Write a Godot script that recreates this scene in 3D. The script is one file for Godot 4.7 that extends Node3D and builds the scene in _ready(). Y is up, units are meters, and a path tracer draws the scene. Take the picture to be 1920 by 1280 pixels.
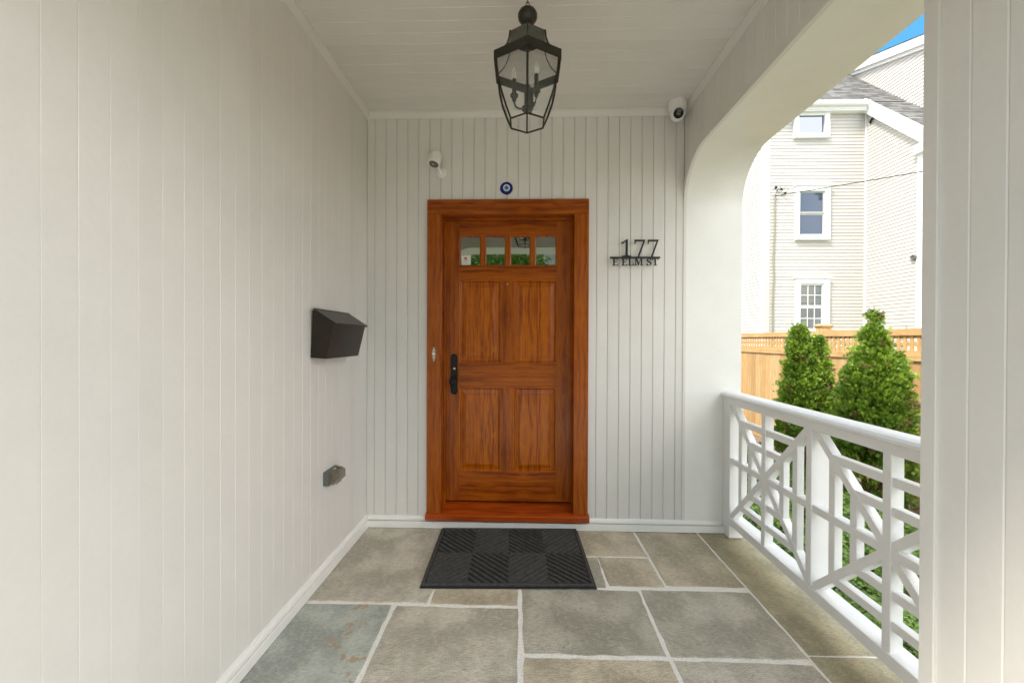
extends Node3D
# Covered front porch: panelled walls, wooden door, flagstone floor, arched side opening with a lattice railing,
# and beyond it a garden, a cedar fence and a clapboard house. Metres, y up; the porch floor is y = 0.

var S: SurfaceTool
var M := {}
var rng := RandomNumberGenerator.new()
var used := {}

const WL := -1.103      # panelled wall on the left
const WB := -2.794      # wall with the door
const XI := 1.101       # inner face of the arched side
const XO := 1.49        # outer face of the arched side
const CEIL := 2.903
const PITCH := 0.0775   # board width
const GROUND := -0.4

# ------------------------------------------------------------------ mesh helpers
func begin() -> void:
	S = SurfaceTool.new()
	S.begin(Mesh.PRIMITIVE_TRIANGLES)

func vtx(p: Vector3, n: Vector3, uv: Vector2) -> void:
	S.set_normal(n); S.set_uv(uv); S.add_vertex(p)

func tri3(a: Vector3, b: Vector3, c: Vector3, na: Vector3, nb: Vector3, nc: Vector3, ua := Vector2(), ub := Vector2(), uc := Vector2()) -> void:
	if (b - a).cross(c - a).dot(na + nb + nc) > 0.0:
		vtx(a, na, ua); vtx(c, nc, uc); vtx(b, nb, ub)
	else:
		vtx(a, na, ua); vtx(b, nb, ub); vtx(c, nc, uc)

func quad(a: Vector3, b: Vector3, c: Vector3, d: Vector3, n: Vector3, ua := Vector2(), ub := Vector2(), uc := Vector2(), ud := Vector2()) -> void:
	tri3(a, b, c, n, n, n, ua, ub, uc)
	tri3(a, c, d, n, n, n, ua, uc, ud)

func inset(poly: PackedVector2Array, d: float) -> PackedVector2Array:
	var out := PackedVector2Array()
	var n := poly.size()
	for i in n:
		var p := poly[i]
		var e1 := (p - poly[(i + n - 1) % n]).normalized()
		var e2 := (poly[(i + 1) % n] - p).normalized()
		var n1 := Vector2(-e1.y, e1.x)
		var n2 := Vector2(-e2.y, e2.x)
		var k := maxf(1.0 + n1.dot(n2), 0.3)
		out.append(p + (n1 + n2) / k * d)
	return out

func ccw(poly: PackedVector2Array) -> PackedVector2Array:
	if Geometry2D.is_polygon_clockwise(poly):
		# Godot's screen-space sense: make the signed area positive
		pass
	var a := 0.0
	for i in poly.size():
		a += poly[i].cross(poly[(i + 1) % poly.size()])
	if a < 0.0:
		poly = poly.duplicate()
		poly.reverse()
	return poly

# A polygon in the plane (U, V) at O, raised along W through rings of [inset, height]; capped at both ends unless open.
func rings(poly_in: PackedVector2Array, O: Vector3, U: Vector3, V: Vector3, W: Vector3, rl: Array, front := true, back := true, uvs := 1.0, uvo := Vector2()) -> void:
	var poly := ccw(poly_in)
	var n := poly.size()
	var prev := PackedVector2Array()
	var ph := 0.0
	for k in rl.size():
		var h: float = rl[k][1]
		var ins: float = rl[k][0]
		var cur := inset(poly, ins) if ins != 0.0 else poly
		if k > 0:
			var pin: float = rl[k - 1][0]
			for i in n:
				var j := (i + 1) % n
				var e := (poly[j] - poly[i]).normalized()
				var outn := Vector2(e.y, -e.x)
				var dh := h - ph
				var di := ins - pin
				var nn := (U * outn.x + V * outn.y) * dh + W * di
				if nn.length() < 1e-9:
					continue
				nn = nn.normalized()
				var a := O + U * prev[i].x + V * prev[i].y + W * ph
				var b := O + U * prev[j].x + V * prev[j].y + W * ph
				var c := O + U * cur[j].x + V * cur[j].y + W * h
				var d := O + U * cur[i].x + V * cur[i].y + W * h
				quad(a, b, c, d, nn, prev[i] * uvs + uvo, prev[j] * uvs + uvo, cur[j] * uvs + uvo, cur[i] * uvs + uvo)
		prev = cur
		ph = h
		if (k == 0 and back) or (k == rl.size() - 1 and front):
			var idx := Geometry2D.triangulate_polygon(cur)
			if idx.is_empty():
				cur = poly
				idx = Geometry2D.triangulate_polygon(cur)
			var nrm := W if k > 0 else -W
			for t in range(0, idx.size(), 3):
				var p: Array[Vector3] = []
				for q in 3:
					var c2 := cur[idx[t + q]]
					p.append(O + U * c2.x + V * c2.y + W * h)
				tri3(p[0], p[1], p[2], nrm, nrm, nrm, cur[idx[t]] * uvs + uvo, cur[idx[t + 1]] * uvs + uvo, cur[idx[t + 2]] * uvs + uvo)

func slab(poly: PackedVector2Array, O: Vector3, U: Vector3, V: Vector3, W: Vector3, t: float, ch := 0.0, uvs := 1.0, uvo := Vector2()) -> void:
	if ch > 0.0:
		rings(poly, O, U, V, W, [[0.0, 0.0], [0.0, t - ch], [ch, t]], true, true, uvs, uvo)
	else:
		rings(poly, O, U, V, W, [[0.0, 0.0], [0.0, t]], true, true, uvs, uvo)

func rect(x0: float, y0: float, x1: float, y1: float) -> PackedVector2Array:
	return PackedVector2Array([Vector2(x0, y0), Vector2(x1, y0), Vector2(x1, y1), Vector2(x0, y1)])

func pva(a: Array) -> PackedVector2Array:
	var o := PackedVector2Array()
	for i in range(0, a.size(), 2):
		o.append(Vector2(a[i], a[i + 1]))
	return o

# box with all edges slightly eased on the side facing axis w (0 x, 1 y, 2 z; sign gives the side)
func box(a: Vector3, b: Vector3, ch := 0.0) -> void:
	if ch <= 0.0:
		slab(rect(a.x, a.y, b.x, b.y), Vector3(0, 0, a.z), Vector3(1, 0, 0), Vector3(0, 1, 0), Vector3(0, 0, 1), b.z - a.z)
	else:
		rings(rect(a.x, a.y, b.x, b.y), Vector3(0, 0, a.z), Vector3(1, 0, 0), Vector3(0, 1, 0), Vector3(0, 0, 1), [[ch, 0.0], [0.0, ch], [0.0, b.z - a.z - ch], [ch, b.z - a.z]])

# straight bar of rectangular section between two points; side is the direction of its width
func bar(p: Vector3, q: Vector3, side: Vector3, w: float, d: float, ch := 0.002) -> void:
	var ax := (q - p).normalized()
	var u := (side - ax * side.dot(ax)).normalized()
	var v := ax.cross(u)
	var hw := w / 2.0
	var hd := d / 2.0
	var c := ch
	var poly := pva([-hw + c, -hd, hw - c, -hd, hw, -hd + c, hw, hd - c, hw - c, hd, -hw + c, hd, -hw, hd - c, -hw, -hd + c])
	rings(poly, p, u, v, ax, [[0.0, 0.0], [0.0, (q - p).length()]])

func tube(pts: Array, r: float, n := 8, closed := false, r_end := -1.0) -> void:
	var cnt := pts.size()
	var up := Vector3(0.31, 0.77, 0.56)
	var ring_prev: Array[Vector3] = []
	var nprev: Array[Vector3] = []
	var last := cnt if not closed else cnt + 1
	var first_c: Array[Vector3] = []
	for i in last:
		var ii := i % cnt
		var a: Vector3 = pts[(ii + cnt - 1) % cnt] if (closed or ii > 0) else pts[0]
		var b: Vector3 = pts[(ii + 1) % cnt] if (closed or ii < cnt - 1) else pts[cnt - 1]
		var t := (b - a).normalized()
		var u := (up - t * up.dot(t)).normalized()
		var v := t.cross(u)
		var rr := r if r_end < 0.0 else lerpf(r, r_end, float(i) / float(last - 1))
		var ring: Array[Vector3] = []
		var nr: Array[Vector3] = []
		for k in n:
			var an := TAU * k / n
			var nn := u * cos(an) + v * sin(an)
			nr.append(nn)
			ring.append(pts[ii] + nn * rr)
		if i > 0:
			for k in n:
				var l := (k + 1) % n
				tri3(ring_prev[k], ring_prev[l], ring[l], nprev[k], nprev[l], nr[l])
				tri3(ring_prev[k], ring[l], ring[k], nprev[k], nr[l], nr[k])
		else:
			first_c = ring
		if not closed and (i == 0 or i == last - 1):
			var tn := t if i > 0 else -t
			for k in range(1, n - 1):
				tri3(ring[0], ring[k], ring[k + 1], tn, tn, tn)
		ring_prev = ring
		nprev = nr

# surface of revolution about the axis `ax` through c; profile is [radius, height]
func lathe(c: Vector3, ax: Vector3, prof: Array, n := 20, smooth := true, turn := 0.0) -> void:
	var t := ax.normalized()
	var ref := Vector3(1, 0, 0) if absf(t.x) < 0.9 else Vector3(0, 1, 0)
	var u := (ref - t * ref.dot(t)).normalized()
	var v := t.cross(u)
	for i in range(1, prof.size()):
		var r0: float = prof[i - 1][0]
		var h0: float = prof[i - 1][1]
		var r1: float = prof[i][0]
		var h1: float = prof[i][1]
		var dr := r1 - r0
		var dh := h1 - h0
		if absf(dr) + absf(dh) < 1e-7:
			continue
		for k in n:
			var a0 := TAU * k / n + turn
			var a1 := TAU * (k + 1) / n + turn
			var d0 := u * cos(a0) + v * sin(a0)
			var d1 := u * cos(a1) + v * sin(a1)
			var n0 := (d0 * dh - t * dr).normalized()
			var n1 := (d1 * dh - t * dr).normalized()
			if not smooth:
				n0 = (n0 + n1).normalized()
				n1 = n0
			var p00 := c + d0 * r0 + t * h0
			var p01 := c + d1 * r0 + t * h0
			var p10 := c + d0 * r1 + t * h1
			var p11 := c + d1 * r1 + t * h1
			if r0 > 1e-6:
				tri3(p00, p01, p11, n0, n1, n1)
			if r1 > 1e-6:
				tri3(p00, p11, p10, n0, n1, n0)

func arc(cx: float, cy: float, r: float, a0: float, a1: float, n: int) -> PackedVector2Array:
	var o := PackedVector2Array()
	for i in n + 1:
		var a := deg_to_rad(lerpf(a0, a1, float(i) / n))
		o.append(Vector2(cx + r * cos(a), cy + r * sin(a)))
	return o

# ------------------------------------------------------------------ objects
func numbered(called: String) -> String:
	if not used.has(called):
		used[called] = 0
		return called
	used[called] += 1
	return "%s_%03d" % [called, used[called]]

func thing(called: String, at: Vector3, label: String, category: String, group := "") -> Node3D:
	var o := Node3D.new()
	o.name = numbered(called)
	o.position = at
	o.set_meta("label", label)
	o.set_meta("category", category)
	if group != "":
		o.set_meta("group", group)
	add_child(o, true)
	return o

# commits the open SurfaceTool (built in scene coordinates) as a part of root, or of a part of it
func part(root: Node3D, called: String, m: Material, under: Node3D = null, label := "") -> MeshInstance3D:
	var o := MeshInstance3D.new()
	o.name = called
	o.mesh = S.commit()
	o.material_override = m
	if under == null:
		o.position = -root.position
		root.add_child(o, true)
	else:
		under.add_child(o, true)
	if label != "":
		o.set_meta("label", label)
	return o

func structure(called: String, m: Material, label: String, category := "") -> MeshInstance3D:
	var o := MeshInstance3D.new()
	o.name = numbered(called)
	o.mesh = S.commit()
	o.material_override = m
	o.set_meta("kind", "structure")
	o.set_meta("label", label)
	if category != "":
		o.set_meta("category", category)
	add_child(o, true)
	return o

# ------------------------------------------------------------------ materials
func lin(r: float, g: float, b: float) -> Color:
	return Color(r, g, b).linear_to_srgb()

func simple(c: Color, rough: float, metal := 0.0, spec := 0.5) -> StandardMaterial3D:
	var m := StandardMaterial3D.new()
	m.albedo_color = c
	m.roughness = rough
	m.metallic = metal
	m.metallic_specular = spec
	return m

func noise(sd: int, freq: float, oct := 4, type := FastNoiseLite.TYPE_SIMPLEX_SMOOTH) -> FastNoiseLite:
	var n := FastNoiseLite.new()
	n.seed = sd
	n.noise_type = type
	n.frequency = freq
	n.fractal_type = FastNoiseLite.FRACTAL_FBM
	n.fractal_octaves = oct
	return n

# tileable value: the noise wrapped on a torus would be slow, so edges are cross-faded
func tex_from(size: int, f: Callable, normal_strength := -1.0, height = null) -> Array:
	var img := Image.create(size, size, false, Image.FORMAT_RGB8)
	var hgt: Image = null
	if normal_strength > 0.0:
		hgt = Image.create(size, size, false, Image.FORMAT_RGBA8)
	for y in size:
		for x in size:
			var c: Color = f.call(float(x), float(y))
			img.set_pixel(x, y, c)
			if hgt:
				var h: float = height.call(float(x), float(y))
				hgt.set_pixel(x, y, Color(h, h, h))
	img.generate_mipmaps()
	var out := [ImageTexture.create_from_image(img)]
	if hgt:
		hgt.bump_map_to_normal_map(normal_strength)
		hgt.generate_mipmaps()
		out.append(ImageTexture.create_from_image(hgt))
	return out

func seamless(n: FastNoiseLite, size: int) -> PackedFloat32Array:
	var im := n.get_seamless_image(size, size, false, false, 0.15, true)
	im.convert(Image.FORMAT_RF)
	return im.get_data().to_float32_array()

func textured(t: Array, scale: float, rough: float, tint := Color(1, 1, 1), triplanar := true, nscale := 1.0) -> StandardMaterial3D:
	var m := simple(tint, rough)
	m.albedo_texture = t[0]
	if t.size() > 1:
		m.normal_enabled = true
		m.normal_texture = t[1]
		m.normal_scale = nscale
	if triplanar:
		m.uv1_triplanar = true
		m.uv1_world_triplanar = true
		m.uv1_triplanar_sharpness = 8.0
	m.uv1_scale = Vector3(scale, scale, scale)
	return m

func srgb_mix(a: Color, b: Color, t: float) -> Color:
	return a.lerp(b, clampf(t, 0.0, 1.0))

func make_materials() -> void:
	var N := 512
	# white paint: brushed, faintly uneven
	var pa := seamless(noise(11, 0.012, 4), 256)
	var pb := seamless(noise(12, 0.11, 3), 256)
	var paint_tex := tex_from(256, func(x, y):
		var i := int(y) * 256 + int(x)
		var v: float = 0.978 + 0.018 * pa[i] - 0.012 * pb[i]
		return Color(v, v, v), 1.2, func(x, y):
		var i := int(y) * 256 + int(x)
		return 0.5 + 0.3 * (pb[i] - 0.5) + 0.3 * (pa[i] - 0.5))
	M.paint = textured(paint_tex, 1.3, 0.42, lin(0.765, 0.742, 0.703), true, 0.25)
	M.paint_b = textured(paint_tex, 1.7, 0.45, lin(0.752, 0.729, 0.69), true, 0.25)
	M.paint_c = textured(paint_tex, 1.1, 0.40, lin(0.776, 0.753, 0.717), true, 0.25)
	M.trim = textured(paint_tex, 1.5, 0.35, lin(0.88, 0.87, 0.83), true, 0.2)
	M.rail = textured(paint_tex, 2.0, 0.35, lin(0.86, 0.855, 0.84), true, 0.2)
	# reddish-brown varnished wood, grain upright and grain level
	var wa := noise(21, 1.0, 4)
	var wb := noise(22, 1.0, 3)
	var wc := noise(23, 1.0, 2)
	var dark := Color(0.37, 0.145, 0.012)
	var mid := Color(0.675, 0.338, 0.012)
	var lite := Color(0.775, 0.43, 0.025)
	var grain := func(x: float, y: float) -> Color:
		var th := x / 512.0 * TAU
		var ym := absf(y / 256.0 - 1.0) * 256.0
		var cx := cos(th)
		var sx := sin(th)
		var warp := wb.get_noise_3d(cx * 1.2, sx * 1.2, ym * 0.006) * 0.10
		var c2 := cos(th + warp)
		var s2 := sin(th + warp)
		var s := wa.get_noise_3d(c2 * 6.0, s2 * 6.0, ym * 0.0030)
		var fine := wc.get_noise_3d(c2 * 30.0, s2 * 30.0, ym * 0.008)
		var pore := wc.get_noise_3d(cx * 75.0, sx * 75.0, ym * 0.045)
		var broad := wb.get_noise_3d(cx * 1.7 + 5.0, sx * 1.7, ym * 0.004)
		var c := srgb_mix(mid, lite, 0.42 + s * 0.6 + broad * 0.6)
		c = srgb_mix(c, dark, clampf(-s * 0.6 - broad * 0.5 + 0.04, 0.0, 0.55))
		c = srgb_mix(c, dark, clampf(fine * 0.6, 0.0, 0.34))
		if pore > 0.40:
			c = srgb_mix(c, dark, 0.22)
		return c
	var wv := tex_from(N, func(x, y): return grain.call(x, y))
	var wh := tex_from(N, func(x, y): return grain.call(y, x))
	for k in [["wood_v", wv, 1.0], ["wood_h", wh, 1.0], ["wood_panel", wv, 1.6]]:
		var m := textured(k[1], k[2], 0.26, Color(1, 1, 1))
		m.metallic_specular = 0.38
		m.clearcoat_enabled = true
		m.clearcoat = 0.15
		m.clearcoat_roughness = 0.22
		M[k[0]] = m
	M.wood_v.albedo_color = lin(0.80, 0.74, 0.7)
	M.wood_h.albedo_color = lin(0.80, 0.72, 0.7)
	M.wood_sill = textured(wh, 1.2, 0.35, lin(0.85, 0.52, 0.4))
	M.wood_sill.clearcoat_enabled = true
	M.wood_sill.clearcoat = 0.4
	M.wood_sill.clearcoat_roughness = 0.2
	# flagstone: cleft sandstone, brown grey and blue grey
	var sa := seamless(noise(31, 0.006, 5), N)
	var sb := seamless(noise(32, 0.05, 4), N)
	var sc := seamless(noise(33, 0.35, 2), N)
	var rid := noise(34, 0.0085, 3)
	rid.fractal_type = FastNoiseLite.FRACTAL_RIDGED
	var sr := seamless(rid, N)
	var stone_h := func(x, y):
		var i := int(y) * N + int(x)
		var crack: float = smoothstep(0.90, 0.95, sr[i]) * smoothstep(0.50, 0.62, sa[i])
		return clampf(0.55 + 0.5 * (sa[i] - 0.5) + 0.22 * (sb[i] - 0.5) + 0.10 * (sc[i] - 0.5) + 0.20 * (sb[((int(y) * 6 + int(x)) % N) * N + int(x)] - 0.5) - 0.10 * crack, 0.0, 1.0)
	var stone_c := func(x, y, c0: Color, c1: Color, c2: Color):
		var i := int(y) * N + int(x)
		var c := srgb_mix(c0, c1, (sa[i] - 0.32) * 2.4)
		c = srgb_mix(c, c2, (sb[i] - 0.48) * 1.2)
		c = srgb_mix(c, c0, (0.44 - sb[i]) * 1.0)
		var k: float = 0.84 + 0.32 * sc[i]
		var crack: float = smoothstep(0.90, 0.95, sr[i]) * smoothstep(0.50, 0.62, sa[i])
		k *= 1.0 - 0.15 * crack
		var st: float = sb[((int(y) * 6 + int(x)) % N) * N + int(x)]
		k *= 0.90 + 0.20 * st
		return Color(c.r * k, c.g * k, c.b * k)
	var st_b := tex_from(N, func(x, y): return stone_c.call(x, y, Color(0.655, 0.63, 0.57), Color(0.785, 0.755, 0.695), Color(0.81, 0.77, 0.69)), 5.0, stone_h)
	var st_g := tex_from(N, func(x, y): return stone_c.call(x, y, Color(0.62, 0.625, 0.585), Color(0.735, 0.735, 0.69), Color(0.77, 0.76, 0.69)), 3.0, stone_h)
	M.stone = []
	for tint in [Color(1, 1, 1), Color(0.95, 0.955, 0.95), Color(1.0, 0.975, 0.93), Color(0.90, 0.91, 0.90)]:
		M.stone.append(textured(st_b, 1.0, 0.70, tint, false, 1.1))
	M.stone_blue = textured(st_g, 1.0, 0.68, Color(1, 1, 1), false, 0.7)
	M.stone_border = textured(st_g, 1.0, 0.75, Color(0.97, 0.92, 0.82), false, 0.4)
	# the rust-stained blue stone
	var ra := noise(36, 0.022, 4)
	var rb := noise(37, 0.07, 3)
	M.stone_rust = textured(tex_from(N, func(x, y):
		var c: Color = stone_c.call(x, y, Color(0.60, 0.615, 0.585), Color(0.715, 0.73, 0.69), Color(0.75, 0.755, 0.70))
		var u: float = x / N
		var v: float = y / N
		var line: float = 0.53 + 0.27 * v + 0.035 * sin(v * 17.0)
		var near: float = 1.0 - absf(u - line) / 0.11
		var r: float = ra.get_noise_2d(x, y) * 1.3 + rb.get_noise_2d(x, y) * 0.6 + near * 0.75 - 0.80
		return srgb_mix(c, Color(0.68, 0.57, 0.44), clampf(r * 3.0, 0.0, 0.8)), 3.0, stone_h), 1.0, 0.7, Color(1, 1, 1), false, 0.7)
	var mo := seamless(noise(41, 0.12, 3), 256)
	M.mortar = textured(tex_from(256, func(x, y):
		var v: float = 0.87 + 0.12 * mo[int(y) * 256 + int(x)]
		return Color(v, v * 0.985, v * 0.95), 3.0, func(x, y): return mo[int(y) * 256 + int(x)]), 3.0, 0.85)
	# cedar
	var ca := noise(51, 1.0, 4)
	var cedar := func(x: float, y: float) -> Color:
		var th := x / 512.0 * TAU
		var ym := absf(y / 256.0 - 1.0) * 256.0
		var warp := wb.get_noise_3d(cos(th) * 2.0, sin(th) * 2.0, ym * 0.01) * 0.10
		var c2 := cos(th + warp)
		var s2 := sin(th + warp)
		var s := ca.get_noise_3d(c2 * 5.0, s2 * 5.0, ym * 0.003)
		var f := wc.get_noise_3d(c2 * 24.0, s2 * 24.0, ym * 0.010)
		var c := srgb_mix(Color(0.75, 0.62, 0.43), Color(0.83, 0.715, 0.54), 0.5 + s)
		c = srgb_mix(c, Color(0.55, 0.36, 0.18), clampf(f * 0.6, 0.0, 0.35))
		var kn := ca.get_noise_3d(cos(th) * 3.5 + 40.0, sin(th) * 3.5, ym * 0.03)
		return srgb_mix(c, Color(0.42, 0.26, 0.12), clampf((kn - 0.50) * 5.0, 0.0, 0.6))
	var ced := tex_from(N, func(x, y): return cedar.call(x, y))
	var ceh := tex_from(N, func(x, y): return cedar.call(y, x))
	M.cedar = []
	for tint in [Color(1, 1, 1), Color(0.96, 0.94, 0.9), Color(1.0, 0.96, 0.9), Color(0.92, 0.88, 0.83)]:
		M.cedar.append(textured(ced, 0.9 + 0.13 * M.cedar.size(), 0.7, tint))
	M.cedar_rail = textured(ceh, 0.8, 0.7, Color(1, 0.97, 0.93))
	# doormat fibre
	var ma := noise(61, 0.5, 2)
	var mb := noise(62, 0.03, 3)
	M.mat = textured(tex_from(256, func(x, y):
		var s := ma.get_noise_2d(x, y)
		var v: float = 0.225 + 0.14 * s + 0.05 * mb.get_noise_2d(x, y)
		if s > 0.42:
			v += 0.22
		return Color(v * 1.02, v, v * 0.96), 4.0, func(x, y): return 0.5 + 0.5 * ma.get_noise_2d(x, y)), 3.2, 0.95)
	M.mat_groove_shade = simple(Color(0.05, 0.05, 0.05), 0.95)  # near-black under the ribs: the shade of the grooves put into the colour
	M.rubber = simple(Color(0.13, 0.13, 0.13), 0.8)
	# metals and plastics
	M.black = simple(Color(0.07, 0.07, 0.068), 0.42, 0.35)
	M.bronze = textured(tex_from(256, func(x, y):
		var s := mb.get_noise_2d(x * 1.2, y * 1.2)
		return srgb_mix(Color(0.20, 0.205, 0.18), Color(0.245, 0.22, 0.18), 0.4 + s)), 3.0, 0.38)
	M.bronze.metallic = 0.55
	M.letter = simple(Color(0.12, 0.125, 0.11), 0.5, 0.2)
	M.mailbox = textured(tex_from(256, func(x, y):
		var s := mb.get_noise_2d(x * 0.8 + 50.0, y * 0.8)
		return srgb_mix(Color(0.15, 0.145, 0.125), Color(0.21, 0.155, 0.12), 0.35 + s * 1.4)), 2.0, 0.33)
	M.mailbox.metallic = 0.45
	M.white_plastic = simple(lin(0.85, 0.84, 0.80), 0.35)
	M.grey_plastic = simple(Color(0.36, 0.38, 0.36), 0.45)
	M.smoke_plastic = simple(Color(0.46, 0.42, 0.36), 0.18)
	M.smoke_plastic.transparency = BaseMaterial3D.TRANSPARENCY_ALPHA
	M.smoke_plastic.albedo_color.a = 0.62
	M.lens = simple(Color(0.02, 0.02, 0.025), 0.06)
	M.smoke_face = simple(Color(0.42, 0.41, 0.38), 0.12)
	M.chrome = simple(Color(0.75, 0.72, 0.66), 0.2, 0.9)
	M.ivory = simple(lin(0.75, 0.7, 0.6), 0.25)
	M.blue_glass = simple(Color(0.02, 0.03, 0.42), 0.08)
	M.eye_white = simple(Color(0.80, 0.88, 0.90), 0.12)
	M.eye_pale = simple(Color(0.36, 0.58, 0.75), 0.12)
	M.mirror_pane = simple(Color(0.60, 0.62, 0.58), 0.02, 1.0)
	M.far_pane = simple(Color(0.25, 0.29, 0.35), 0.06, 0.6)
	M.far_pane_pale = simple(Color(0.47, 0.49, 0.53), 0.04, 0.9)
	M.clear_glass = simple(Color(0.85, 0.9, 0.87, 0.04), 0.02)
	M.clear_glass.transparency = BaseMaterial3D.TRANSPARENCY_ALPHA
	M.smoke_glass = simple(Color(0.40, 0.42, 0.36, 0.45), 0.08)
	M.smoke_glass.transparency = BaseMaterial3D.TRANSPARENCY_ALPHA
	M.window_glass = simple(Color(0.30, 0.36, 0.36, 0.35), 0.03)
	M.window_glass.transparency = BaseMaterial3D.TRANSPARENCY_ALPHA
	M.bulb = simple(Color(0.92, 0.93, 0.9, 0.30), 0.04)
	M.bulb.transparency = BaseMaterial3D.TRANSPARENCY_ALPHA
	M.candle = simple(Color(0.16, 0.155, 0.135), 0.5)
	M.card = simple(Color(0.86, 0.90, 0.86), 0.7)
	M.red = simple(Color(0.72, 0.22, 0.16), 0.7)
	# the house next door
	M.siding = simple(lin(0.56, 0.53, 0.49), 0.55)
	M.far_trim = simple(lin(0.82, 0.82, 0.81), 0.5)
	M.sash = simple(Color(0.70, 0.71, 0.69), 0.4)
	M.dark_room = simple(Color(0.10, 0.115, 0.12), 0.9)
	M.curtain = simple(Color(0.66, 0.61, 0.52), 0.9)
	M.sheer = simple(Color(0.45, 0.45, 0.50), 0.9)
	M.shingle = simple(Color(1, 1, 1), 0.9)
	M.shingle.vertex_color_use_as_albedo = true
	M.cable = simple(Color(0.07, 0.07, 0.07), 0.6)
	M.conduit = simple(Color(0.55, 0.53, 0.47), 0.6)
	# planting and ground
	M.leaf = simple(Color(1, 1, 1), 0.5)
	M.leaf.vertex_color_use_as_albedo = true
	M.leaf.backlight_enabled = true
	M.leaf.backlight = Color(0.10, 0.16, 0.02)
	M.bark = simple(Color(0.33, 0.24, 0.17), 0.9)
	var ga := seamless(noise(71, 0.09, 3, FastNoiseLite.TYPE_CELLULAR), 512)
	var gb := seamless(noise(72, 0.03, 3), 512)
	M.gravel = textured(tex_from(512, func(x, y):
		var i := int(y) * 512 + int(x)
		var c := srgb_mix(Color(0.40, 0.34, 0.30), Color(0.70, 0.64, 0.59), ga[i])
		return srgb_mix(c, Color(0.36, 0.27, 0.22), (gb[i] - 0.45) * 1.5), 6.0, func(x, y): return ga[int(y) * 512 + int(x)]), 1.4, 0.9)
	M.soil = textured(tex_from(256, func(x, y):
		var v: float = 0.16 + 0.14 * mo[int(y) * 256 + int(x)]
		return Color(v * 1.15, v * 0.95, v * 0.75)), 1.5, 0.95)
	var gr := seamless(noise(73, 0.02, 5), 256)
	M.ground = textured(tex_from(256, func(x, y):
		var v: float = gr[int(y) * 256 + int(x)]
		return srgb_mix(Color(0.30, 0.35, 0.18), Color(0.42, 0.44, 0.26), v)), 0.4, 0.95)
	M.paving = textured(tex_from(256, func(x, y):
		var v: float = 0.56 + 0.10 * mo[int(y) * 256 + int(x)]
		return Color(v, v * 0.98, v * 0.94)), 0.7, 0.85)

# ------------------------------------------------------------------ main
func _ready() -> void:
	rng.seed = 20240517
	# camera
	var cam := Camera3D.new()
	cam.name = "camera"
	cam.position = Vector3(0, 1.3196, 0)
	cam.basis = Basis.from_euler(Vector3(-0.0050, 0.0288, 0.0037), EULER_ORDER_YXZ)
	cam.fov = 80.72
	cam.near = 0.02
	cam.far = 1200.0
	add_child(cam)
	cam.current = true
	# sky
	var env := Environment.new()
	env.background_mode = Environment.BG_SKY
	var sky := Sky.new()
	sky.sky_material = cloud_sky()
	env.sky = sky
	env.background_energy_multiplier = 1.0
	env.tonemap_mode = Environment.TONE_MAPPER_LINEAR
	env.tonemap_exposure = 3.85
	env.sdfgi_enabled = true
	env.ssao_enabled = true
	env.ssil_enabled = true
	var we := WorldEnvironment.new()
	we.name = "world_environment"
	we.environment = env
	add_child(we)
	# veiled sun, high over the left shoulder
	var sun := DirectionalLight3D.new()
	sun.name = "sun"
	sun.light_energy = 0.5
	sun.light_color = Color(1.0, 0.965, 0.91)
	sun.light_angular_distance = 12.0
	sun.shadow_enabled = true
	add_child(sun)
	sun.look_at_from_position(Vector3(-0.50, 0.80, 0.36) * 50.0, Vector3.ZERO)

	make_materials()
	build_ground()
	build_floor()
	build_entry_wall()
	build_side_wall()
	build_ceiling()
	build_arched_side()
	build_front_arch()
	build_house_mass()
	build_railing()
	build_door()
	build_lantern()
	build_small_things()
	build_doormat()
	build_fence()
	build_neighbour()
	build_planting()
	build_street_side()

func cloud_sky() -> Material:
	var w := 1024
	var h := 512
	var img := Image.create(w, h, false, Image.FORMAT_RGBF)
	var n := noise(5, 1.6, 6, FastNoiseLite.TYPE_SIMPLEX)
	for y in h:
		var el := (0.5 - (y + 0.5) / h) * PI
		for x in w:
			var az := (x + 0.5) / w * TAU
			var d := Vector3(cos(el) * sin(az), sin(el), -cos(el) * cos(az))
			var up := maxf(d.y, 0.0)
			var c := Color(0.032, 0.135, 0.262).lerp(Color(0.08, 0.20, 0.30), pow(1.0 - up, 3.0))
			var q := Vector3(d.x, 0, d.z) / (up + 0.35) + Vector3(6.3, 0, 2.6)
			var v := n.get_noise_3d(q.x * 0.8, q.z * 0.8, 0.0) + 0.16
			var cl := smoothstep(-0.02, 0.34, v)
			c = c.lerp(Color(1.33, 1.29, 1.23), cl * 0.95)
			if d.y < 0.0:
				c = Color(0.28, 0.28, 0.25)
			img.set_pixel(x, y, c)
	var m := PanoramaSkyMaterial.new()
	m.panorama = ImageTexture.create_from_image(img)
	return m

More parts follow.
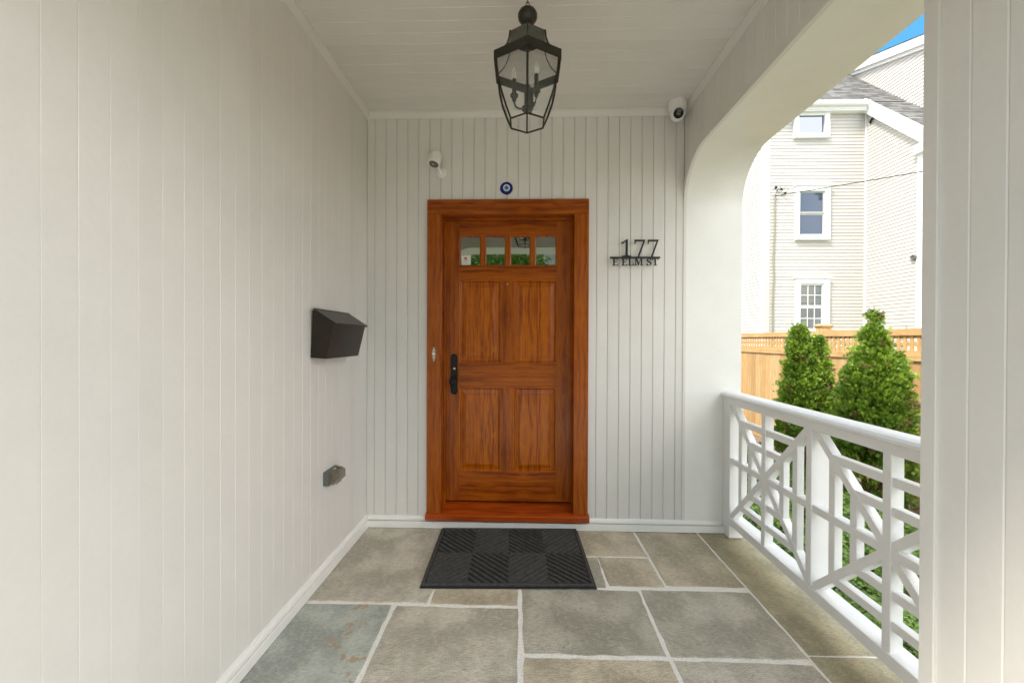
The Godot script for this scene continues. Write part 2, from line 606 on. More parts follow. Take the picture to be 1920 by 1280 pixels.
# ------------------------------------------------------------------ ground and floor
func build_ground() -> void:
	begin()
	box(Vector3(-300, GROUND - 0.3, -300), Vector3(300, GROUND, 300))
	structure("ground", M.ground, "green ground around the houses")
	begin()
	box(Vector3(-6.0, GROUND + 0.001, 0.45), Vector3(9.0, GROUND + 0.03, 7.0))  # pale slab added out of view to throw light into the porch
	structure("bounce_paving", M.paving, "unseen pale paving added in front of the porch to bounce light")
	begin()
	slab(pva([3.62, 1.0, 4.12, 1.0, 4.12, -12.0, 3.62, -12.0]), Vector3(0, GROUND + 0.002, 0), Vector3(1, 0, 0), Vector3(0, 0, 1), Vector3(0, 1, 0), 0.03)
	structure("gravel_strip", M.gravel, "strip of pinkish gravel along the foot of the cedar fence")
	begin()
	slab(pva([1.6, 0.2, 3.615, 0.2, 3.615, -10.0, 1.6, -10.0]), Vector3(0, GROUND + 0.003, 0), Vector3(1, 0, 0), Vector3(0, 0, 1), Vector3(0, 1, 0), 0.025)
	structure("planting_bed", M.soil, "dark soil bed between porch and gravel strip")

func jitter_poly(p: PackedVector2Array, step: float, amp: float) -> PackedVector2Array:
	var o := PackedVector2Array()
	for i in p.size():
		var a := p[i]
		var b := p[(i + 1) % p.size()]
		var n := int(maxf(1.0, (b - a).length() / step))
		for k in n:
			var q := a.lerp(b, float(k) / n)
			o.append(q + Vector2(rng.randf_range(-amp, amp), rng.randf_range(-amp, amp)))
	return o

func build_floor() -> void:
	begin()
	box(Vector3(-1.12, GROUND + 0.004, -2.80), Vector3(1.60, -0.0035, 0.0))
	var fl := structure("porch_floor", M.mortar, "flagstone porch floor with pale mortar joints")
	var D := [
		[-1.095, -2.785, -0.481, -1.992, 0], [-0.461, -2.785, 0.10, -2.468, 1], [-0.461, -2.448, -0.030, -1.990, 2],
		[0.12, -2.785, 0.755, -2.466, 2], [-0.010, -2.447, 0.449, -2.150, 1], [0.463, -2.447, 0.757, -2.167, 2],
		[0.776, -2.785, 1.188, -2.176, 2], [-1.095, -1.966, -0.646, -1.09, 10], [-0.624, -1.968, -0.026, -1.20, 0],
		[0.001, -2.128, 0.608, -1.690, 3], [0.626, -2.132, 1.183, -1.694, 1], [0.003, -1.663, 0.600, -1.10, 2],
		[0.619, -1.668, 1.187, -1.15, 0], [-1.095, -1.07, -0.646, -0.05, 1], [-0.624, -1.18, -0.026, -0.05, 11],
		[0.003, -1.08, 0.600, -0.05, 0], [0.619, -1.13, 1.187, -0.05, 3],
		[1.207, -2.785, 1.585, -1.722, 12], [1.207, -1.708, 1.585, -0.05, 12]]
	for d in D:
		var x0: float = d[0] - 0.002 * float(d[0] > -1.05)
		var z0: float = d[1] - 0.002 * float(d[1] > -2.7)
		var x1: float = d[2] + 0.002
		var z1: float = d[3] + 0.002
		var kind: int = d[4]
		var am := 0.0035 if kind != 12 else 0.0012
		var sk := 0.006
		var base := pva([x0 + rng.randf_range(-sk, sk) * float(x0 > -1.05), z0, x1 + rng.randf_range(-sk, sk), z0 + rng.randf_range(-sk, sk) * float(z0 > -2.7), x1 + rng.randf_range(-sk, sk), z1, x0 + rng.randf_range(-sk, sk) * float(x0 > -1.05), z1 + rng.randf_range(-sk, sk)])
		var poly := jitter_poly(base, 0.045, am)
		begin()
		var t := rng.randf_range(-0.0015, 0.0015)
		var uvo := Vector2(rng.randf(), rng.randf())
		var uvs := 0.95
		var mt: Material = M.stone_blue
		if kind < 10:
			mt = M.stone[kind]
		elif kind == 10:
			mt = M.stone_rust
			uvs = 1.0 / 0.9
			uvo = Vector2(1.095 / 0.9 + 0.22, 1.97 / 0.9)
		elif kind == 12:
			mt = M.stone_border
		rings(poly, Vector3(0, -0.03, 0), Vector3(1, 0, 0), Vector3(0, 0, 1), Vector3(0, 1, 0), [[0.0, 0.0], [0.0, 0.0265 + t], [0.0035, 0.030 + t]], true, false, uvs, uvo)
		var o := MeshInstance3D.new()
		o.name = "flagstone"
		S.generate_tangents()
		o.mesh = S.commit()
		o.material_override = mt
		fl.add_child(o, true)
		if kind == 10:
			o.set_meta("label", "blue grey flagstone with rust stains")

# ------------------------------------------------------------------ porch walls
func paint_of(i: int) -> Material:
	return [M.paint, M.paint_b, M.paint_c, M.paint][(i * 7 + i / 3) % 4]

func build_entry_wall() -> void:
	var w := thing("entry_wall", Vector3(0, 0, WB), "off-white panelled wall of narrow upright boards around the wooden door", "wall")
	# structure behind the boards, open at the door
	begin()
	for b in [[-1.25, 0.0, -0.615, 2.99], [0.395, 0.0, 1.11, 2.99], [-0.615, 2.235, 0.395, 2.99], [-0.615, 0.0, 0.395, 0.05]]:
		box(Vector3(b[0], b[1], -2.99), Vector3(b[2], b[3], WB - 0.012))
	part(w, "wall_core", M.paint_b)
	var xs: Array[float] = [WL]
	for j in 28:
		xs.append(WL + 0.0543 + PITCH * j)
	xs.append(XI)
	for i in xs.size() - 1:
		var a: float = xs[i] + 0.0007
		var b: float = xs[i + 1] - 0.0007
		var pieces := [rect(a, 0.045, b, CEIL)]
		var door := rect(-0.6615, -0.2, 0.44, 2.28)
		if b > -0.66 and a < 0.44:
			pieces = Geometry2D.clip_polygons(rect(a, 0.045, b, CEIL), door)
		for p in pieces:
			begin()
			slab(p, Vector3(0, 0, WB - 0.012), Vector3(1, 0, 0), Vector3(0, 1, 0), Vector3(0, 0, 1), 0.012, 0.0038)
			part(w, "board", paint_of(i))
	# skirting: board, shadow gap and rounded cap
	begin()
	var prof := pva([0, 0.004, 0.022, 0.004, 0.022, 0.046, 0.020, 0.049, 0, 0.049])
	rings(prof, Vector3(WL + 0.02, 0, WB), Vector3(0, 0, 1), Vector3(0, 1, 0), Vector3(1, 0, 0), [[0.0, 0.0], [0.0, 2.46]])
	part(w, "skirting_board", M.trim)
	for seg in [[WL + 0.018, -0.676], [0.456, 1.362]]:
		begin()
		prof = pva([0, 0.054, 0.017, 0.054, 0.019, 0.060, 0.017, 0.070, 0.010, 0.079, 0, 0.083])
		rings(prof, Vector3(seg[0], 0, WB), Vector3(0, 0, 1), Vector3(0, 1, 0), Vector3(1, 0, 0), [[0.0, 0.0], [0.0, seg[1] - seg[0]]])
		part(w, "skirting_cap", M.trim)

func crown_profile() -> PackedVector2Array:
	return pva([0, 0, 0.005, 0, 0.007, 0.008, 0.012, 0.018, 0.018, 0.030, 0.020, 0.037, 0.024, 0.039, 0.024, 0.046, 0, 0.046])

func build_side_wall() -> void:
	var w := thing("side_wall", Vector3(WL, 0, -1.4), "off-white side wall of upright boards carrying the black mailbox", "wall")
	begin()
	box(Vector3(-1.25, 0.0, -2.80), Vector3(WL - 0.012, 2.99, 0.0))
	part(w, "wall_core", M.paint_b)
	var zs: Array[float] = []
	for k in range(-22, 13):
		zs.append(-(1.8161 + PITCH * k))
	zs.append(WB - 0.011)
	for i in zs.size() - 1:
		begin()
		slab(rect(zs[i + 1] + 0.0002, 0.045, zs[i] - 0.0002, CEIL), Vector3(WL - 0.012, 0, 0), Vector3(0, 0, 1), Vector3(0, 1, 0), Vector3(1, 0, 0), 0.012 + rng.randf_range(-0.0003, 0.0003), 0.0011)
		part(w, "board", paint_of(i + 3))
	begin()
	var prof := pva([0, 0.004, 0.022, 0.004, 0.022, 0.046, 0.020, 0.049, 0, 0.049])
	rings(prof, Vector3(WL, 0, WB + 0.0005), Vector3(1, 0, 0), Vector3(0, 1, 0), Vector3(0, 0, 1), [[0.0, 0.0], [0.0, 2.7]])
	part(w, "skirting_board", M.trim)
	begin()
	prof = pva([0, 0.051, 0.017, 0.051, 0.019, 0.060, 0.017, 0.070, 0.010, 0.079, 0, 0.083])
	rings(prof, Vector3(WL, 0, WB + 0.0005), Vector3(1, 0, 0), Vector3(0, 1, 0), Vector3(0, 0, 1), [[0.0, 0.0], [0.0, 2.7]])
	part(w, "skirting_cap", M.trim)

func build_ceiling() -> void:
	var w := thing("porch_ceiling", Vector3(0, CEIL, -1.4), "cream painted ceiling of narrow boards with crown moulding above the lantern", "ceiling")
	var zs: Array[float] = []
	for k in range(-24, 12):
		zs.append(-(1.9142 + PITCH * k))
	zs.append(WB + 0.002)
	for i in zs.size() - 1:
		if zs[i] - zs[i + 1] < 0.01:
			continue
		begin()
		slab(rect(WL, zs[i + 1] + 0.0003, XI + 0.01, zs[i] - 0.0003), Vector3(0, CEIL + 0.012, 0), Vector3(1, 0, 0), Vector3(0, 0, 1), Vector3(0, -1, 0), 0.012, 0.0016)
		part(w, "board", paint_of(i + 1))
	var cp := crown_profile()
	begin()
	rings(cp, Vector3(WL, CEIL - 0.046, WB), Vector3(0, 0, 1), Vector3(0, 1, 0), Vector3(1, 0, 0), [[0.0, 0.0], [0.0, XI - WL]])
	part(w, "crown_moulding", M.paint_c)
	begin()
	rings(cp, Vector3(WL, CEIL - 0.0465, WB), Vector3(1, 0, 0), Vector3(0, 1, 0), Vector3(0, 0, 1), [[0.0, 0.0], [0.0, 2.7]])
	part(w, "crown_moulding", M.paint_c)
	begin()
	rings(cp, Vector3(XI, CEIL - 0.0465, WB), Vector3(-1, 0, 0), Vector3(0, 1, 0), Vector3(0, 0, 1), [[0.0, 0.0], [0.0, 2.7]])
	part(w, "crown_moulding", M.paint_c)

func opening(zb: float, zf: float, top: float, r: float, y0 := 0.0) -> PackedVector2Array:
	var o := PackedVector2Array([Vector2(zb, y0)])
	o.append_array(arc(zb + r, top - r, r, 180.0, 90.0, 28))
	o.append_array(arc(zf - r, top - r, r, 90.0, 0.0, 28))
	o.append(Vector2(zf, y0))
	return o

func build_arched_side() -> void:
	var w := thing("arched_side", Vector3(XI, 0, -1.5), "white side of the porch with a round-cornered opening onto the garden", "wall")
	var zb := WB + 0.004
	var zf := -1.137
	var top := 2.541
	var op := opening(zb, zf, top, 0.31)
	var core := PackedVector2Array([Vector2(-2.99, 0)])
	core.append_array(op)
	core.append_array(pva([-0.06, 0, -0.06, 2.99, -2.99, 2.99]))
	begin()
	slab(core, Vector3(XI + 0.012, 0, 0), Vector3(0, 0, 1), Vector3(0, 1, 0), Vector3(1, 0, 0), XO - XI - 0.012)
	part(w, "arch", M.trim)
	# boards above the opening and on the corner pier
	var hole := opening(zb - 0.002, zf + 0.002, top + 0.002, 0.31, -0.5)
	var zs: Array[float] = []
	for k in range(-12, 30):
		var z := -1.026 - PITCH * k
		if z < -0.06 and z > WB + 0.006:
			zs.append(z)
	zs.push_front(-0.061)
	zs.append(WB + 0.001)
	for i in zs.size() - 1:
		var p := rect(zs[i + 1] + 0.0003, 0.0, zs[i] - 0.0003, CEIL)
		for q in Geometry2D.clip_polygons(p, hole):
			begin()
			slab(q, Vector3(XI + 0.012, 0, 0), Vector3(0, 0, 1), Vector3(0, 1, 0), Vector3(-1, 0, 0), 0.012, 0.0028)
			part(w, "board", paint_of(i + 2))
	# flat band round the opening
	var outer := opening(zb - 0.041, zf + 0.041, top + 0.041, 0.351)
	var band := opening(zb, zf, top, 0.31)
	outer.reverse()
	band.append_array(outer)
	begin()
	slab(band, Vector3(XI + 0.012, 0, 0), Vector3(0, 0, 1), Vector3(0, 1, 0), Vector3(-1, 0, 0), 0.020, 0.002)
	part(w, "edge_band", M.paint)

func build_front_arch() -> void:
	var w := thing("front_arch", Vector3(0, 0, -0.3), "white front of the porch with a round-cornered entrance opening", "wall")
	var op := opening(-1.0, 1.0, 2.541, 0.31)
	var core := PackedVector2Array([Vector2(-1.25, 0)])
	core.append_array(op)
	core.append_array(pva([1.112, 0, 1.112, 2.99, -1.25, 2.99]))
	begin()
	slab(core, Vector3(0, 0, -0.48), Vector3(1, 0, 0), Vector3(0, 1, 0), Vector3(0, 0, 1), 0.42)
	part(w, "arch", M.trim)

func build_house_mass() -> void:
	var w := thing("unseen_house", Vector3(-4, GROUND, -6), "unseen mass of the house around the porch, sized for its shade", "house")  # unseen mass, its heights chosen for where sun and shade fall
	begin()
	box(Vector3(-8.0, GROUND, -10.0), Vector3(-1.255, 5.6, -0.05))
	part(w, "main_block", M.paint_b)
	begin()
	box(Vector3(-1.25, GROUND, -10.0), Vector3(1.49, 3.30, -2.995))
	part(w, "rear_block", M.paint_b)
	begin()
	box(Vector3(-1.25, 3.0, -2.99), Vector3(1.68, 3.30, 0.10))
	part(w, "porch_roof", M.trim)
	begin()
	rings(pva([0.3, 5.62, -10.4, 5.62, -5.05, 7.4]), Vector3(-8.3, 0, 0), Vector3(0, 0, 1), Vector3(0, 1, 0), Vector3(1, 0, 0), [[0.0, 0.0], [0.0, 7.2]])
	part(w, "roof", M.dark_room)
	begin()
	box(Vector3(1.12, GROUND + 0.005, -2.79), Vector3(1.595, -0.036, 0.0))
	part(w, "porch_plinth", M.mortar)

# ------------------------------------------------------------------ railing
func build_railing() -> void:
	var w := thing("porch_railing", Vector3(1.41, 0, -1.95), "white wooden railing with diagonal lattice panels in the arched opening", "railing")
	var z0 := WB + 0.005
	var z1 := -1.138
	begin()
	var cap := pva([-0.060, 0.941, 0.060, 0.941, 0.064, 0.946, 0.062, 0.956, 0.050, 0.966, 0.030, 0.972, -0.030, 0.972, -0.050, 0.966, -0.062, 0.956, -0.064, 0.946])
	rings(cap, Vector3(1.4145, 0, z0), Vector3(1, 0, 0), Vector3(0, 1, 0), Vector3(0, 0, 1), [[0.0, 0.0], [0.0, z1 - z0]])
	part(w, "handrail", M.rail)
	begin()
	rings(rect(-0.0445, 0.896, 0.0445, 0.936), Vector3(1.4145, 0, z0), Vector3(1, 0, 0), Vector3(0, 1, 0), Vector3(0, 0, 1), [[0.0, 0.0], [0.0, z1 - z0]])
	rings(rect(-0.034, 0.935, 0.034, 0.942), Vector3(1.4145, 0, z0), Vector3(1, 0, 0), Vector3(0, 1, 0), Vector3(0, 0, 1), [[0.0, 0.0], [0.0, z1 - z0]])
	part(w, "top_rail", M.rail)
	begin()
	rings(pva([-0.0465, 0.100, 0.0465, 0.100, 0.0465, 0.145, 0.0435, 0.148, -0.0435, 0.148, -0.0465, 0.145]), Vector3(1.4145, 0, z0), Vector3(1, 0, 0), Vector3(0, 1, 0), Vector3(0, 0, 1), [[0.0, 0.0], [0.0, z1 - z0]])
	part(w, "bottom_rail", M.rail)
	for q in [[z0, -2.70, 0.006], [-1.983, -1.946, 0.149], [-1.170, z1 + 0.0, 0.149]]:
		begin()
		box(Vector3(1.3702, q[2], q[0]), Vector3(1.4588, 0.8955, q[1]), 0.002)
		part(w, "post", M.rail)
	# lattice: cross, both diagonals and two nested rectangles in each panel; every kind a little deeper than the next
	for pn in [[-2.70, -1.983], [-1.946, -1.170]]:
		var za: float = pn[0]
		var zc: float = pn[1]
		var ya := 0.1475
		var yc := 0.8965
		var cz := (za + zc) / 2.0
		var cyy := (ya + yc) / 2.0
		var hz := (zc - za) / 2.0
		var hy := (yc - ya) / 2.0
		var xc := 1.402
		var wd := 0.036
		var members := [
			["upright", Vector2(0, -1), Vector2(0, 1), 0.050],
			["crossbar", Vector2(-1, 0), Vector2(1, 0), 0.047],
			["diagonal", Vector2(-1, -1), Vector2(1, 1), 0.044],
			["diagonal", Vector2(-1, 1), Vector2(1, -1), 0.041]]
		for f in [0.72, 0.42]:
			var dd: float = 0.038 if f > 0.5 else 0.035
			members.append(["crossbar", Vector2(-f, f), Vector2(f, f), dd])
			members.append(["crossbar", Vector2(-f, -f), Vector2(f, -f), dd - 0.0004])
			members.append(["upright", Vector2(-f, -f), Vector2(-f, f), dd - 0.0015])
			members.append(["upright", Vector2(f, -f), Vector2(f, f), dd - 0.0019])
		for m in members:
			var a: Vector2 = m[1]
			var b: Vector2 = m[2]
			var p := Vector3(xc, cyy + a.y * hy, cz + a.x * hz)
			var q := Vector3(xc, cyy + b.y * hy, cz + b.x * hz)
			begin()
			bar(p, q, Vector3(0, 1, 0) if m[0] == "crossbar" else Vector3(0, 0, 1), wd, m[3], 0.002)
			part(w, m[0], M.rail)

# ------------------------------------------------------------------ door
func build_door() -> void:
	var zf := -2.894
	var fr := thing("door_frame", Vector3(-0.11, 0.05, WB), "varnished reddish brown wooden casing and sill around the front door", "door frame")
	var zc := WB + 0.022
	begin()
	box(Vector3(-0.672, 0.108, WB - 0.012), Vector3(-0.571, 2.183, zc), 0.002)
	part(fr, "side_casing", M.wood_v)
	begin()
	box(Vector3(0.347, 0.108, WB - 0.012), Vector3(0.446, 2.183, zc), 0.002)
	part(fr, "side_casing", M.wood_v)
	begin()
	box(Vector3(-0.672, 2.1835, WB - 0.012), Vector3(0.446, 2.287, zc + 0.001), 0.002)
	part(fr, "head_casing", M.wood_h)
	# jambs, stops and the soffit of the frame
	for sx in [[-0.608, -0.5725, -0.5575], [0.3850, 0.3485, 0.3425]]:
		begin()
		box(Vector3(minf(sx[0], sx[1]), 0.10, -2.955), Vector3(maxf(sx[0], sx[1]), 2.186, zc - 0.008), 0.0015)
		part(fr, "jamb", M.wood_v)
		begin()
		box(Vector3(minf(sx[1], sx[2]), 0.13, -2.888), Vector3(maxf(sx[1], sx[2]), 2.170, -2.862), 0.0015)
		part(fr, "door_stop", M.wood_v)
	begin()
	box(Vector3(-0.607, 2.187, -2.955), Vector3(0.384, 2.232, zc - 0.006), 0.0015)
	box(Vector3(-0.572, 2.171, -2.888), Vector3(0.348, 2.1868, -2.862), 0.001)
	part(fr, "head_jamb", M.wood_h)
	begin()
	var sp := pva([-2.96, 0.052, -2.748, 0.052 + 0.016, -2.745, 0.072, -2.745, 0.103, -2.750, 0.107, -2.90, 0.139, -2.96, 0.139])
	rings(sp, Vector3(-0.676, 0, 0), Vector3(0, 0, 1), Vector3(0, 1, 0), Vector3(1, 0, 0), [[0.0, 0.0], [0.0, 1.130]])
	part(fr, "sill", M.wood_sill)

	var d := thing("front_door", Vector3(-0.11, 0.14, zf), "reddish brown wooden front door with four small panes and four raised panels", "door")
	var th := 0.045
	var U := Vector3(1, 0, 0)
	var V := Vector3(0, 1, 0)
	var W := Vector3(0, 0, 1)
	var put := func(called: String, x0: float, y0: float, x1: float, y1: float, m: Material) -> void:
		begin()
		slab(rect(x0, y0, x1, y1), Vector3(0, 0, zf - th), U, V, W, th, 0.0007)
		part(d, called, m)
	var yb := 0.152
	put.call("stile", -0.570, yb, -0.466, 2.172, M.wood_v)
	put.call("stile", 0.236, yb, 0.347, 2.172, M.wood_v)
	put.call("rail", -0.4658, 2.067, 0.2358, 2.172, M.wood_h)
	put.call("rail", -0.4658, 1.743, 0.2358, 1.851, M.wood_h)
	put.call("rail", -0.4658, 0.970, 0.2358, 1.150, M.wood_h)
	put.call("rail", -0.4658, yb, 0.2358, 0.368, M.wood_h)
	put.call("mullion", -0.168, 1.1502, -0.071, 1.7428, M.wood_v)
	put.call("mullion", -0.168, 0.3682, -0.071, 0.9698, M.wood_v)
	for x in [[-0.312, -0.280], [-0.132, -0.100], [0.048, 0.080]]:
		put.call("glazing_bar", x[0], 1.8512, x[1], 2.0668, M.wood_v)
	for p in [[-0.466, 1.150, -0.168, 1.743], [-0.071, 1.150, 0.236, 1.743], [-0.466, 0.368, -0.168, 0.970], [-0.071, 0.368, 0.236, 0.970]]:
		begin()
		rings(rect(p[0], p[1], p[2], p[3]), Vector3(0, 0, zf), U, V, W, [[0.0, -0.001], [0.003, -0.0012], [0.007, -0.005], [0.010, -0.017], [0.013, -0.019], [0.046, -0.010], [0.0465, -0.0015], [0.0485, 0.0]], true, false)
		part(d, "raised_panel", M.wood_panel)
	var px := [[-0.462, -0.312], [-0.280, -0.132], [-0.100, 0.048], [0.080, 0.232]]
	for i in 4:
		begin()
		var r := rect(px[i][0] - (0.004 if i == 0 else 0.0), 1.851, px[i][1] + (0.004 if i == 3 else 0.0), 2.067)
		rings(r, Vector3(0, 0, zf), U, V, W, [[0.0, -0.0008], [0.004, -0.003], [0.008, -0.012], [0.008, -0.020]], false, false)
		var bead := part(d, "glazing_bead", M.wood_v)
		begin()
		slab(inset(ccw(r), 0.007), Vector3(0, 0, zf - 0.030), U, V, W, 0.014)
		part(d, "pane", M.mirror_pane)
	begin()
	lathe(Vector3(-0.121, 1.720, zf - 0.001), W, [[0.0075, 0.0], [0.0075, 0.004], [0.005, 0.006], [0.0, 0.006]], 16)
	part(d, "peephole", M.chrome)
	# handle set
	begin()
	var pl := arc(-0.503, 1.190, 0.0245, 0.0, 180.0, 12)
	pl.append_array(arc(-0.503, 0.945, 0.0245, 180.0, 360.0, 12))
	rings(pl, Vector3(0, 0, zf), U, V, W, [[0.0, 0.0], [0.0, 0.004], [0.004, 0.009], [0.008, 0.009], [0.010, 0.007]], true, false)
	var plate := part(d, "handle_plate", M.black)
	begin()
	lathe(Vector3(-0.501, 1.108, zf + 0.007), W, [[0.010, 0.0], [0.010, 0.006], [0.006, 0.008], [0.0, 0.008]], 18)
	part(d, "keyhole", M.chrome, plate)
	begin()
	lathe(Vector3(-0.503, 1.017, zf + 0.007), W, [[0.012, 0.0], [0.011, 0.020], [0.016, 0.028], [0.025, 0.038], [0.027, 0.046], [0.024, 0.054], [0.016, 0.057], [0.013, 0.054], [0.007, 0.054], [0.005, 0.058], [0.0, 0.058]], 24)
	part(d, "knob", M.black, plate)
	# card stuck on the first pane
	var cd := thing("notice_card", Vector3(-0.425, 1.861, zf - 0.014), "small white card with red print stuck inside the first door pane", "card")
	begin()
	slab(rect(-0.4525, 1.8595, -0.386, 1.926), Vector3(0, 0, zf - 0.0158), U, V, W, 0.0012)
	part(cd, "paper", M.card)
	begin()
	for k in [[-0.436, 1.907, -0.412, 1.915], [-0.432, 1.899, -0.414, 1.905], [-0.440, 1.891, -0.405, 1.895], [-0.442, 1.876, -0.400, 1.878]]:
		slab(rect(k[0], k[1], k[2], k[3]), Vector3(0, 0, zf - 0.0146), U, V, W, 0.0005)
	part(cd, "print", M.red)

# ------------------------------------------------------------------ lantern
func hexp(r: float, y: float, k: int) -> Vector3:
	var a := TAU * k / 6.0
	return Vector3(0.012 + r * sin(a), y, -1.76 + r * cos(a))

func build_lantern() -> void:
	var w := thing("hanging_lantern", Vector3(0.012, CEIL, -1.76), "dark bronze six-sided glass lantern hanging on a chain from the porch ceiling", "lantern")
	var c := Vector3(0.012, 0, -1.76)
	begin()
	lathe(c, Vector3.UP, [[0.0, 2.868], [0.02, 2.872], [0.055, 2.888], [0.062, 2.900], [0.0, 2.9025]], 24)
	part(w, "ceiling_plate", M.bronze)
	var y := 2.876
	var turn := 0
	while y > 2.775:
		begin()
		var pts := []
		for k in 14:
			var a := TAU * k / 14.0
			var dx := 0.0075 * cos(a)
			var dy := 0.014 * sin(a)
			pts.append(c + (Vector3(dx, y - 0.012 + dy, 0) if turn % 2 == 0 else Vector3(0, y - 0.012 + dy, dx)))
		tube(pts, 0.0019, 6, true)
		part(w, "chain_link", M.bronze)
		y -= 0.0215
		turn += 1
	begin()
	lathe(c, Vector3.UP, [[0.0, 2.772], [0.006, 2.771], [0.008, 2.764], [0.020, 2.761], [0.036, 2.748], [0.0425, 2.735], [0.0425, 2.727], [0.040, 2.716], [0.030, 2.702], [0.026, 2.690], [0.030, 2.676], [0.040, 2.660], [0.0, 2.640]], 28)
	part(w, "ball_finial", M.bronze)
	# roof of six curved panels
	var rp := [[0.0, 2.655], [0.084, 2.637], [0.087, 2.632], [0.090, 2.605], [0.100, 2.575], [0.120, 2.548], [0.1585, 2.5255]]
	begin()
	for i in [1, 2]:
		for k in 6:
			var a := hexp(rp[i - 1][0], rp[i - 1][1], k)
			var b := hexp(rp[i - 1][0], rp[i - 1][1], k + 1)
			var e := hexp(rp[i][0], rp[i][1], k + 1)
			var f := hexp(rp[i][0], rp[i][1], k)
			var n := (f - e).cross(e - (a + b) / 2.0).normalized()
			if n.y < 0.0:
				n = -n
			quad(a, b, e, f, n)
	part(w, "roof_cap", M.bronze)
	for k in 6:
		begin()
		for i in range(3, rp.size()):
			var a := hexp(rp[i - 1][0], rp[i - 1][1], k)
			var b := hexp(rp[i - 1][0], rp[i - 1][1], k + 1)
			var e := hexp(rp[i][0], rp[i][1], k + 1)
			var f := hexp(rp[i][0], rp[i][1], k)
			var n := (b - a).cross(f - a).normalized()
			var mid := (a + b + e + f) / 4.0 - c
			if n.dot(Vector3(mid.x, 0.03, mid.z)) < 0.0:
				n = -n
			quad(a, b, e, f, n)
		part(w, "roof_panel", M.smoke_glass)
		begin()
		var pts := []
		for i in range(1, rp.size()):
			pts.append(hexp(rp[i][0] + 0.001, rp[i][1], k))
		tube(pts, 0.0028, 6)
		part(w, "roof_rib", M.bronze)
	begin()
	for k in 6:
		var n := (hexp(1.0, 0, k) + hexp(1.0, 0, k + 1)) / 2.0 - c
		n = Vector3(n.x, 0, n.z).normalized()
		var o0 := hexp(0.163, 2.490, k)
		var o1 := hexp(0.163, 2.490, k + 1)
		var i0 := hexp(0.156, 2.490, k)
		var i1 := hexp(0.156, 2.490, k + 1)
		var hh := Vector3(0, 0.036, 0)
		quad(o0, o1, o1 + hh, o0 + hh, n)
		quad(i0, i1, i1 + hh, i0 + hh, -n)
		quad(o0, o1, i1, i0, Vector3.DOWN)
		quad(o0 + hh, o1 + hh, i1 + hh, i0 + hh, Vector3.UP)
	part(w, "eave_band", M.bronze)
	var gp := [[0.151, 2.500], [0.149, 2.470], [0.143, 2.430], [0.1275, 2.372], [0.105, 2.315], [0.082, 2.266]]
	for k in 6:
		begin()
		var pts := []
		for i in gp.size():
			pts.append(hexp(gp[i][0], gp[i][1], k))
		tube(pts, 0.0042, 8)
		part(w, "frame_bar", M.bronze)
		begin()
		for i in range(1, gp.size()):
			var a := hexp(gp[i - 1][0] - 0.003, gp[i - 1][1], k)
			var b := hexp(gp[i - 1][0] - 0.003, gp[i - 1][1], k + 1)
			var e := hexp(gp[i][0] - 0.003, gp[i][1], k + 1)
			var f := hexp(gp[i][0] - 0.003, gp[i][1], k)
			var n := (b - a).cross(f - a).normalized()
			quad(a, b, e, f, n)
		part(w, "glass_pane", M.clear_glass)
	begin()
	for k in 6:
		bar(hexp(0.082, 2.264, k), hexp(0.082, 2.264, k + 1), Vector3.UP, 0.006, 0.006, 0.001)
	part(w, "bottom_ring", M.bronze)
	begin()
	tube([c + Vector3(0, 2.62, 0), c + Vector3(0, 2.34, 0)], 0.0055, 8)
	lathe(c, Vector3.UP, [[0.0, 2.302], [0.006, 2.305], [0.011, 2.315], [0.024, 2.322], [0.024, 2.332], [0.013, 2.340], [0.0135, 2.42], [0.010, 2.43], [0.0, 2.432]], 18)
	part(w, "stem", M.bronze)
	for k in 3:
		var a := TAU * k / 3.0 + 0.72
		var dirv := Vector3(sin(a), 0, cos(a))
		var q := c + dirv * 0.058
		begin()
		var pts := [c + dirv * 0.012 + Vector3(0, 2.328, 0), c + dirv * 0.034 + Vector3(0, 2.323, 0), c + dirv * 0.051 + Vector3(0, 2.330, 0), q + Vector3(0, 2.348, 0), q + Vector3(0, 2.366, 0)]
		tube(pts, 0.004, 8)
		lathe(q, Vector3.UP, [[0.004, 2.350], [0.009, 2.356], [0.010, 2.366], [0.017, 2.373], [0.018, 2.381], [0.011, 2.386], [0.0, 2.386]], 16)
		var arm := part(w, "candle_arm", M.bronze)
		begin()
		lathe(q, Vector3.UP, [[0.0095, 2.385], [0.0095, 2.447], [0.0, 2.447]], 14)
		part(w, "candle_sleeve", M.candle, arm)
		begin()
		lathe(q, Vector3.UP, [[0.006, 2.447], [0.012, 2.458], [0.0155, 2.470], [0.014, 2.484], [0.008, 2.502], [0.003, 2.514], [0.0, 2.517]], 16)
		part(w, "bulb", M.bulb, arm)

# ------------------------------------------------------------------ small things on the walls
func text_part(root: Node3D, called: String, s: String, x0: float, y0: float, x1: float, y1: float, z: float, dep: float, weight: int) -> void:
	var f := SystemFont.new()
	f.font_names = PackedStringArray(["Droid Serif"])
	f.font_weight = weight
	var t := TextMesh.new()
	t.font = f
	t.text = s
	t.font_size = 64
	t.pixel_size = 0.01
	t.depth = 0.1
	t.curve_step = 1.0
	var bb := t.get_aabb()
	var o := MeshInstance3D.new()
	o.name = called
	o.mesh = t
	o.material_override = M.letter
	var sc := Vector3((x1 - x0) / bb.size.x, (y1 - y0) / bb.size.y, dep / bb.size.z)
	o.scale = sc
	o.position = Vector3(x0, y0, z) - bb.position * sc - root.position
	root.add_child(o, true)

